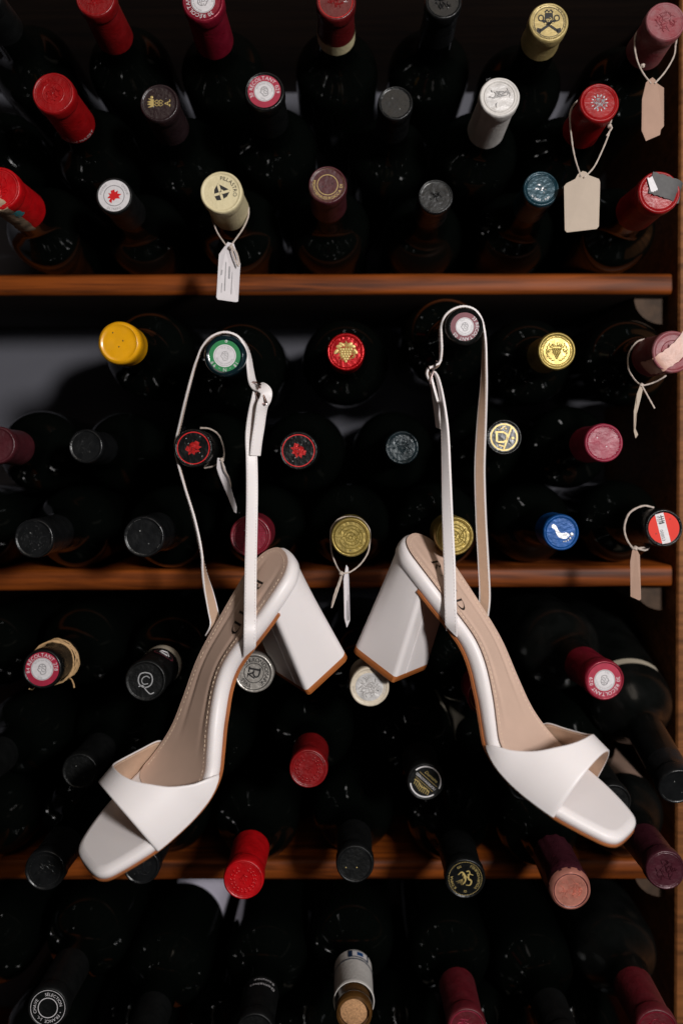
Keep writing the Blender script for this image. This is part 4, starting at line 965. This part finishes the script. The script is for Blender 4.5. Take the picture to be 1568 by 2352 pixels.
sR1 = [(1008, 983, -0.01666, 22), (1003, 945, -0.02027, 20), (998, 912, -0.022, 18), (993, 888, -0.0225, 5), (984, 872, -0.023, -5), (979, 858, -0.0235, 0), (983, 847, -0.0235, 5), (994, 842, -0.0215, -5), (1004, 838, -0.018, -12), (1010, 828, -0.014, -4), (1012, 806, -0.0095, 4), (1011, 776, -0.0065, 4), (1012, 752, -0.005, 0), (1020, 728, -0.004, 0), (1038, 712, -0.004, 0), (1063, 705, -0.004, 0), (1087, 712, -0.004, 0), (1102, 730, -0.004, 0), (1109, 756, -0.0045, -3), (1112, 790, -0.006, -8), (1112, 828, -0.009, -14), (1111, 880, -0.013, -24), (1108, 935, -0.01759, -38), (1105, 991, -0.01903, -48), (1102, 1060, -0.02052, -55), (1102, 1110, -0.02159, -58), (1105, 1200, -0.02367, -60), (1110, 1294, -0.02355, -62), (1113, 1369, -0.02189, -65), (1109, 1412, -0.01948, -68)]
sR2 = [(1035.5, 1448, -0.05324, 75), (1035, 1428, -0.05799, 75), (1034, 1400, -0.05957, 74), (1033, 1368, -0.05823, 72), (1032, 1313, -0.05236, 70), (1029, 1238, -0.04657, 62), (1026, 1163, -0.04303, 53), (1024, 1088, -0.03965, 42), (1022, 1013, -0.03642, 33), (1019, 964, -0.03428, 25), (1013, 912, -0.031, 12), (1007, 880, -0.0275, 5), (1001, 862, -0.0255, 0), (994, 857, -0.024, 0), (989, 862, -0.024, 0), (993, 878, -0.0245, 5), (1000, 902, -0.026, 10), (1007, 925, -0.028, 12)]
bR = ([(1002,829,-.0135),(986,882,-.0165),(985,883,-.0305),(1001,830,-.0275)], [(990,868,-.0235),(986,852,-.0275),(983,840,-.0285)])
make_sandal('R', 'white block heel sandal hung by its strap from the maroon disc bottle', sR1, sR2, bR)

# ------------------------------------------------------------------ tags and strings
def cardmesh(pts, m, th=.0005):
    mb = MB(); n = len(pts); v = [P(*p) for p in pts]
    nn = Vector()
    for i in range(n): nn += v[i].cross(v[(i+1)%n])
    nn = nn.normalized()
    if nn.y > 0: nn = -nn
    mb.add([p+nn*th/2 for p in v]+[p-nn*th/2 for p in v], [tuple(range(n)), tuple(range(2*n-1, n-1, -1))]+[(i, (i+1)%n, n+(i+1)%n, n+i) for i in range(n)])
    return mb, nn
def price_tag(label, card, m, strings, knot=None, prints=None, sm='string', sr=.00065):
    c0 = P(*card[0]); e = empty('price_tag', Matrix.Translation(c0)); tag(e, label, 'tag', 'tags tied to bottle necks')
    mb, nn = cardmesh(card, m); mb.v = [v-c0 for v in mb.v]; cd = mb.build('card', M[m], e, False)
    for s in strings:
        t = MB(); q = crom([list(P(*p)) for p in s], 6); g = random.Random(label)
        t.tube([Vector(p)-c0 for p in q], [sr*(1+.12*math.sin(i*2.1)) for i in range(len(q))], 7); t.build('string', M[sm], e)
    if knot:
        t = MB(); k = P(*knot)-c0
        for i in range(3):
            ax = Vector((math.cos(i*2), .3, math.sin(i*2))).normalized(); u = ax.orthogonal().normalized(); v = ax.cross(u)
            t.tube([k+(u*math.cos(a)+v*math.sin(a))*.0013 for a in [j*.7 for j in range(10)]], sr*1.1, 6)
        t.build('knot', M[sm], e)
    if prints:
        t = MB()
        for (x0, y0, x1, y1, Y, wd) in prints:
            a, b_ = P(x0, y0, Y), P(x1, y1, Y); d = (b_-a).normalized(); s = d.cross(nn).normalized()*wd
            t.add([a+s+nn*.0006-c0, a-s+nn*.0006-c0, b_-s+nn*.0006-c0, b_+s+nn*.0006-c0], [(0,1,2,3)])
        t.build('printed_text', M['p_grey'], cd, False)
    return e
# cream bottle's tag
Yt = .012
price_tag('small white price tag with printed rows under the cream cap, over the top board', [(523,556,Yt),(537,560,Yt),(552,606,Yt+.006),(547,692,Yt+.006),(542,694,Yt+.005),(500,688,Yt-.002),(497,683,Yt-.002),(503,584,Yt)], 'paper',
  [[(484,478,.022),(486,500,.019),(500,535,.014),(519,563,.010)], [(571,478,.030),(570,498,.027),(558,525,.022),(537,555,.014),(529,566,.010)], [(528,564,.0085),(540,575,.009),(546,588,.010),(550,608,.011)], [(530,566,.008),(536,585,.0085),(541,598,.009),(548,612,.009)],
   [(484,478,.022),(490,465,.034),(525,452,.05),(560,462,.04),(571,478,.030)]], (531,568,.0085),
  [(519, 602, 516, 668, Yt+.0005, .0003), (527, 612, 526, 640, Yt+.002, .0007), (534, 608, 531, 676, Yt+.003, .00025), (510, 620, 508, 632, Yt-.0005, .0005), (510, 650, 508, 672, Yt-.0005, .0002)])
Yt = -.004
price_tag('large blank beige tag with clipped corners hanging from the silver emblem red cap', [(1337,393,Yt),(1345,395,Yt),(1352,403,Yt),(1374,411,Yt+.002),(1377,418,Yt+.002),(1374,520,Yt+.002),(1369,526,Yt+.002),(1301,534,Yt),(1296,529,Yt),(1294,428,Yt),(1300,421,Yt),(1320,411,Yt),(1326,400,Yt)], 'beige',
  [[(1320,236,.03),(1308,262,.024),(1312,320,.014),(1320,365,.006),(1333,405,-.0055)], [(1400,285,.018),(1398,305,.016),(1380,350,.008),(1362,385,.001),(1340,408,-.0055)], [(1320,236,.03),(1345,222,.045),(1385,235,.04),(1402,268,.025),(1400,285,.018)], [(1398,287,.015),(1404,293,.014),(1398,303,.013),(1392,312,.013)]], (1399,290,.016))
Yt = .004
price_tag('torn brown tag hanging from the dusty crimson cap by the upright', [(1497,178,Yt),(1503,183,Yt),(1508,192,Yt),(1523,202,Yt+.004),(1523,290,Yt+.004),(1516,298,Yt+.004),(1514,310,Yt+.004),(1482,324,Yt),(1472,300,Yt-.002),(1473,228,Yt-.002),(1482,190,Yt-.001),(1488,184,Yt)], 'kraft',
  [[(1477,55,.02),(1457,85,.017),(1460,130,.013),(1474,165,.008),(1494,192,.003)], [(1550,105,.020),(1546,130,.017),(1526,165,.010),(1502,192,.003)], [(1477,55,.02),(1490,40,.04),(1530,40,.05),(1552,75,.035),(1550,105,.020)]], (1475,151,.009))
Yt = -.002
price_tag('narrow edge-on white tag with tiny print below the gold cap between sandals', [(795,1298,Yt),(799,1304,Yt),(801,1330,Yt+.003),(803,1425,Yt+.003),(796,1441,Yt),(791,1420,Yt-.003),(789,1330,Yt-.003)], 'paper',
  [[(759,1240,.012),(762,1270,.010),(773,1300,.004),(784,1318,-.004)], [(849,1240,.012),(845,1268,.010),(828,1295,.004),(805,1313,-.003),(788,1317,-.005)], [(784,1318,-.005),(779,1335,-.006),(768,1365,-.007),(761,1396,-.007)], [(786,1318,-.006),(780,1340,-.007),(771,1368,-.008),(762,1394,-.008)], [(759,1240,.012),(762,1210,.011),(785,1189,.010),(822,1190,.010),(846,1212,.011),(849,1240,.012)]], (784,1317,-.006),
  [(794, 1335, 797, 1425, Yt-.0005, .0005), (798, 1332, 800, 1424, Yt+.001, .0004)])
Yt = .016
price_tag('slim white tag tied on a thin string to the red crested black cap', [(500,1052,Yt),(508,1052,Yt),(517,1072,Yt),(544,1165,Yt-.004),(543,1179,Yt-.004),(538,1176,Yt-.004),(502,1090,Yt),(498,1075,Yt)], 'paper',
  [[(460,983,.034),(482,985,.033),(503,1000,.030),(514,1030,.026),(514,1050,.022),(508,1062,.016)], [(470,1075,.030),(492,1070,.025),(506,1060,.018)], [(510,1060,.013),(516,1080,.011),(526,1098,.010),(530,1118,.009)]], (510,1056,.0155))
Yt = .0
price_tag('curled pale tag on a white string tied to the taped red cap', [(1471,879,Yt),(1477,884,Yt),(1470,915,Yt-.004),(1461,950,Yt-.005),(1458,985,Yt-.002),(1464,998,Yt),(1458,1007,Yt),(1454,990,Yt-.002),(1454,945,Yt-.006),(1461,905,Yt-.004)], 'beige',
  [[(1487,778,.026),(1462,785,.024),(1443,812,.022),(1442,845,.016),(1455,870,.008),(1470,885,.0)], [(1528,863,.020),(1510,874,.014),(1490,882,.006),(1472,886,.0)], [(1472,884,-.001),(1482,902,-.003),(1492,920,-.004),(1502,938,-.004)]], (1472,885,-.001))
Yt = .006
price_tag('long kraft tag hanging beside the red and white sticker cap', [(1451,1262,Yt),(1459,1258,Yt),(1468,1275,Yt),(1471,1376,Yt-.002),(1467,1379,Yt-.002),(1447,1370,Yt),(1446,1290,Yt)], 'kraft',
  [[(1500,1166,.030),(1475,1162,.028),(1445,1178,.024),(1433,1210,.018),(1438,1238,.012),(1454,1262,.005)], [(1490,1256,.02),(1474,1258,.014),(1458,1260,.006)], [(1490,1257,.019),(1480,1264,.012),(1462,1259,.007)]], (1458,1259,.006), sr=.0008)
# raffia round the neck of the crimson disc bottle
b = BMAP['G1']; e = b['e']; Rr = b['R']*1.0
rf = empty('raffia_tie', Matrix.Translation(P(120, 1500, .03))); tag(rf, 'loose raffia strands tied round the neck behind the crimson disc cap', 'raffia tie')
for k in range(4):
    t = MB(); g = random.Random(k); a0 = .026+.005*k; pts = []
    for i in range(33):
        q = 2*math.pi*i/32; pts.append((e.matrix_world @ Vector(((Rr+.0008+.001*g.random())*math.cos(q), a0+.0025*math.sin(q*2+k)-LEN, (Rr+.0008+.001*g.random())*math.sin(q))))-rf.location)
    t.tube(pts, .0007, 5); t.build('strand', M['raffia'], rf)
t = MB(); t.tube([P(*p)-rf.location for p in ((160,1556,.02),(166,1562,.016),(170,1572,.014),(171,1580,.013))], .0007, 5); t.tube([P(*p)-rf.location for p in ((80,1580,.02),(74,1584,.012),(68,1582,.004))], .0006, 5); t.build('loose_end', M['raffia'], rf)
